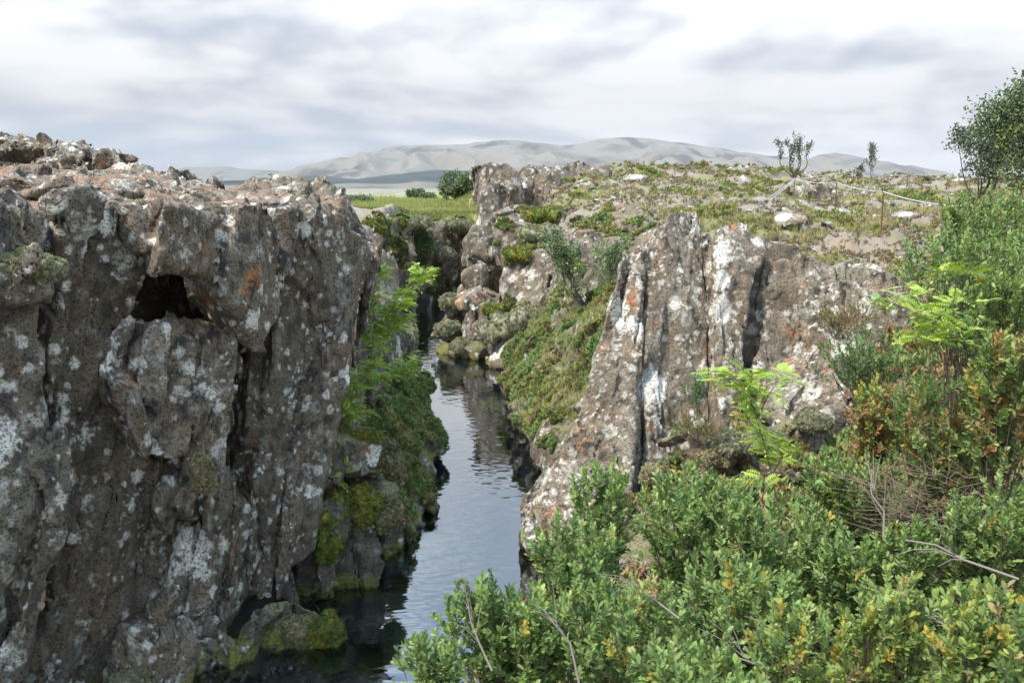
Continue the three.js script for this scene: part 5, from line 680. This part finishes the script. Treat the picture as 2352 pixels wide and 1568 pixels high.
// ---------------------------------------------------------------- mountains and haze
function ridge(name, label, sky, D, back, front, o) { // sky: the crest as photo px; a real height field falling to both sides
  const pts = sky.map(([x, y]) => { const p = at(x, y, D); return [p.x, p.y]; }), n = o.n || 260, m = o.m || 90, pos = [], col = [], idx = [], x0 = pts[0][0], x1 = pts[pts.length - 1][0], c = [0, 0, 0];
  const crest = (x) => { if (x <= x0) return pts[0][1]; for (let i = 0; i < pts.length - 1; i++) if (x <= pts[i + 1][0]) { const t = (x - pts[i][0]) / (pts[i + 1][0] - pts[i][0]), s = t * t * (3 - 2 * t); return lerp(pts[i][1], pts[i + 1][1], lerp(t, s, .6)); } return pts[pts.length - 1][1]; };
  for (let j = 0; j <= m; j++) for (let i = 0; i <= n; i++) { const v = j / m * 2 - 1, x = lerp(x0, x1, i / n), k = 1 - Math.abs(v), dep = v < 0 ? -v * front : v * back, X = x + 40 * o.s * noise(x * .004 / o.s, j * .12, 3), h = crest(x), sh = Math.pow(k, o.pow || 1.35), g = fbm(X * .0045 / o.s, dep * .0028 / o.s, o.seed, 5), gul = Math.abs(noise(X * .008 / o.s + .8 * g, dep * .0014 / o.s, o.seed + 4));
    const y = Math.max(0, h) * sh + (k < .999 ? (1 - Math.abs(2 * k - 1)) : 0) * Math.max(h, 30) * (.42 * g - .34 * gul * Math.min(1, 2 * (1 - k)) + .10); pos.push(x, Math.max(y, -2), -(D + (v < 0 ? v * front : v * back)));
    const a = fbm(x * .006 / o.s, dep * .005 / o.s, o.seed + 9, 5); c[0] = o.a[0]; c[1] = o.a[1]; c[2] = o.a[2]; mixTo(c, ...o.b, sstep(-.02, .25, a)); mixTo(c, ...o.c, sstep(.05, .3, fbm(x * .012 / o.s, dep * .003 / o.s, o.seed + 2, 4))); col.push(...c); }
  for (let j = 0; j < m; j++) for (let i = 0; i < n; i++) { const a = j * (n + 1) + i, b = a + n + 1; idx.push(a, a + 1, b, a + 1, b + 1, b); }
  const g = new THREE.BufferGeometry(); g.setAttribute('position', new THREE.Float32BufferAttribute(pos, 3)); g.setAttribute('color', new THREE.Float32BufferAttribute(col, 3)); g.setIndex(idx); g.computeVertexNormals(); tag(add(name, g, M.ground), label, null, null, 'structure');
}
ridge('mountain', 'long pale flat topped mountain across the horizon', [[640, 420], [740, 394], [800, 372], [850, 350], [905, 335], [960, 333], [1060, 332], [1100, 326], [1150, 322], [1180, 322], [1240, 328], [1290, 333], [1330, 330], [1380, 318], [1440, 315], [1480, 317], [1560, 327], [1640, 338], [1720, 352], [1800, 372], [1900, 420]], 6000, 1500, 2600, { s: 2, seed: 3, a: [.215, .195, .165], b: [.165, .155, .125], c: [.115, .10, .095], pow: 1.1, n: 420, m: 150 });
ridge('mountain', 'smaller rounded mountain at the end of the long one', [[1700, 425], [1790, 385], [1850, 366], [1885, 355], [1920, 351], [1970, 362], [2010, 378], [2055, 402], [2120, 425]], 5600, 1200, 1700, { s: 1.6, seed: 9, a: [.20, .18, .155], b: [.15, .14, .125], c: [.13, .115, .11], pow: 1.1, n: 160 });
ridge('hill', 'dark shaded hill in front of the long mountain', [[640, 410], [740, 402], [800, 410], [850, 413], [900, 405], [950, 395], [1000, 390], [1060, 391], [1110, 396], [1200, 410], [1300, 425]], 3300, 500, 1500, { s: 1.2, seed: 17, a: [.19, .175, .145], b: [.16, .155, .115], c: [.13, .12, .105], pow: .9, n: 200 });
ridge('hill', 'far blue ridge over the dark cliff top', [[300, 420], [380, 395], [430, 384], [520, 382], [560, 388], [640, 392], [700, 398], [780, 412], [850, 425]], 9000, 1500, 2500, { s: 3, seed: 23, a: [.19, .175, .145], b: [.16, .155, .115], c: [.13, .12, .105], n: 160 });
ridge('mountain', 'far blue mountain behind the ridge at the picture edge', [[-300, 330], [-100, 300], [0, 302], [60, 318], [130, 328], [190, 340], [260, 380], [330, 425]], 9500, 1500, 2500, { s: 3, seed: 27, a: [.19, .175, .145], b: [.16, .155, .115], c: [.13, .12, .105], n: 160 });
// a cloud outside the frame, between the sun and the near hill, whose shade the photograph shows on that hill
{ const r = rng(77), parts = [], s = SUN.clone().multiplyScalar(1300), c = V(-420, 60, -2700).add(s); for (let i = 0; i < 26; i++) { const g = new THREE.IcosahedronGeometry(1, 3), k = 130 + 150 * r(); g.scale(k * 1.3, k * .45, k * 1.3); g.translate(c.x + (r() - .5) * 900, c.y + (r() - .5) * 90, c.z + (r() - .5) * 1300); const p = g.attributes.position.array; for (let j = 0; j < p.length; j += 3) { const n = 1 + .0; p[j + 1] += 35 * fbm(p[j] * .012, p[j + 1] * .012, p[j + 2] * .012, 3) * n; } g.computeVertexNormals(); parts.push(g); }
  tag(add('cloud', mergeGeometries(parts), std({ color: 0xffffff, roughness: 1 })), 'low white cloud that shades the near hill', null, null, 'structure'); }
scene.fog = new THREE.FogExp2(new THREE.Color().setRGB(.74, .83, .97), 0.000022);
console.log('rock triangles', TRI);
renderer.render(scene, camera);
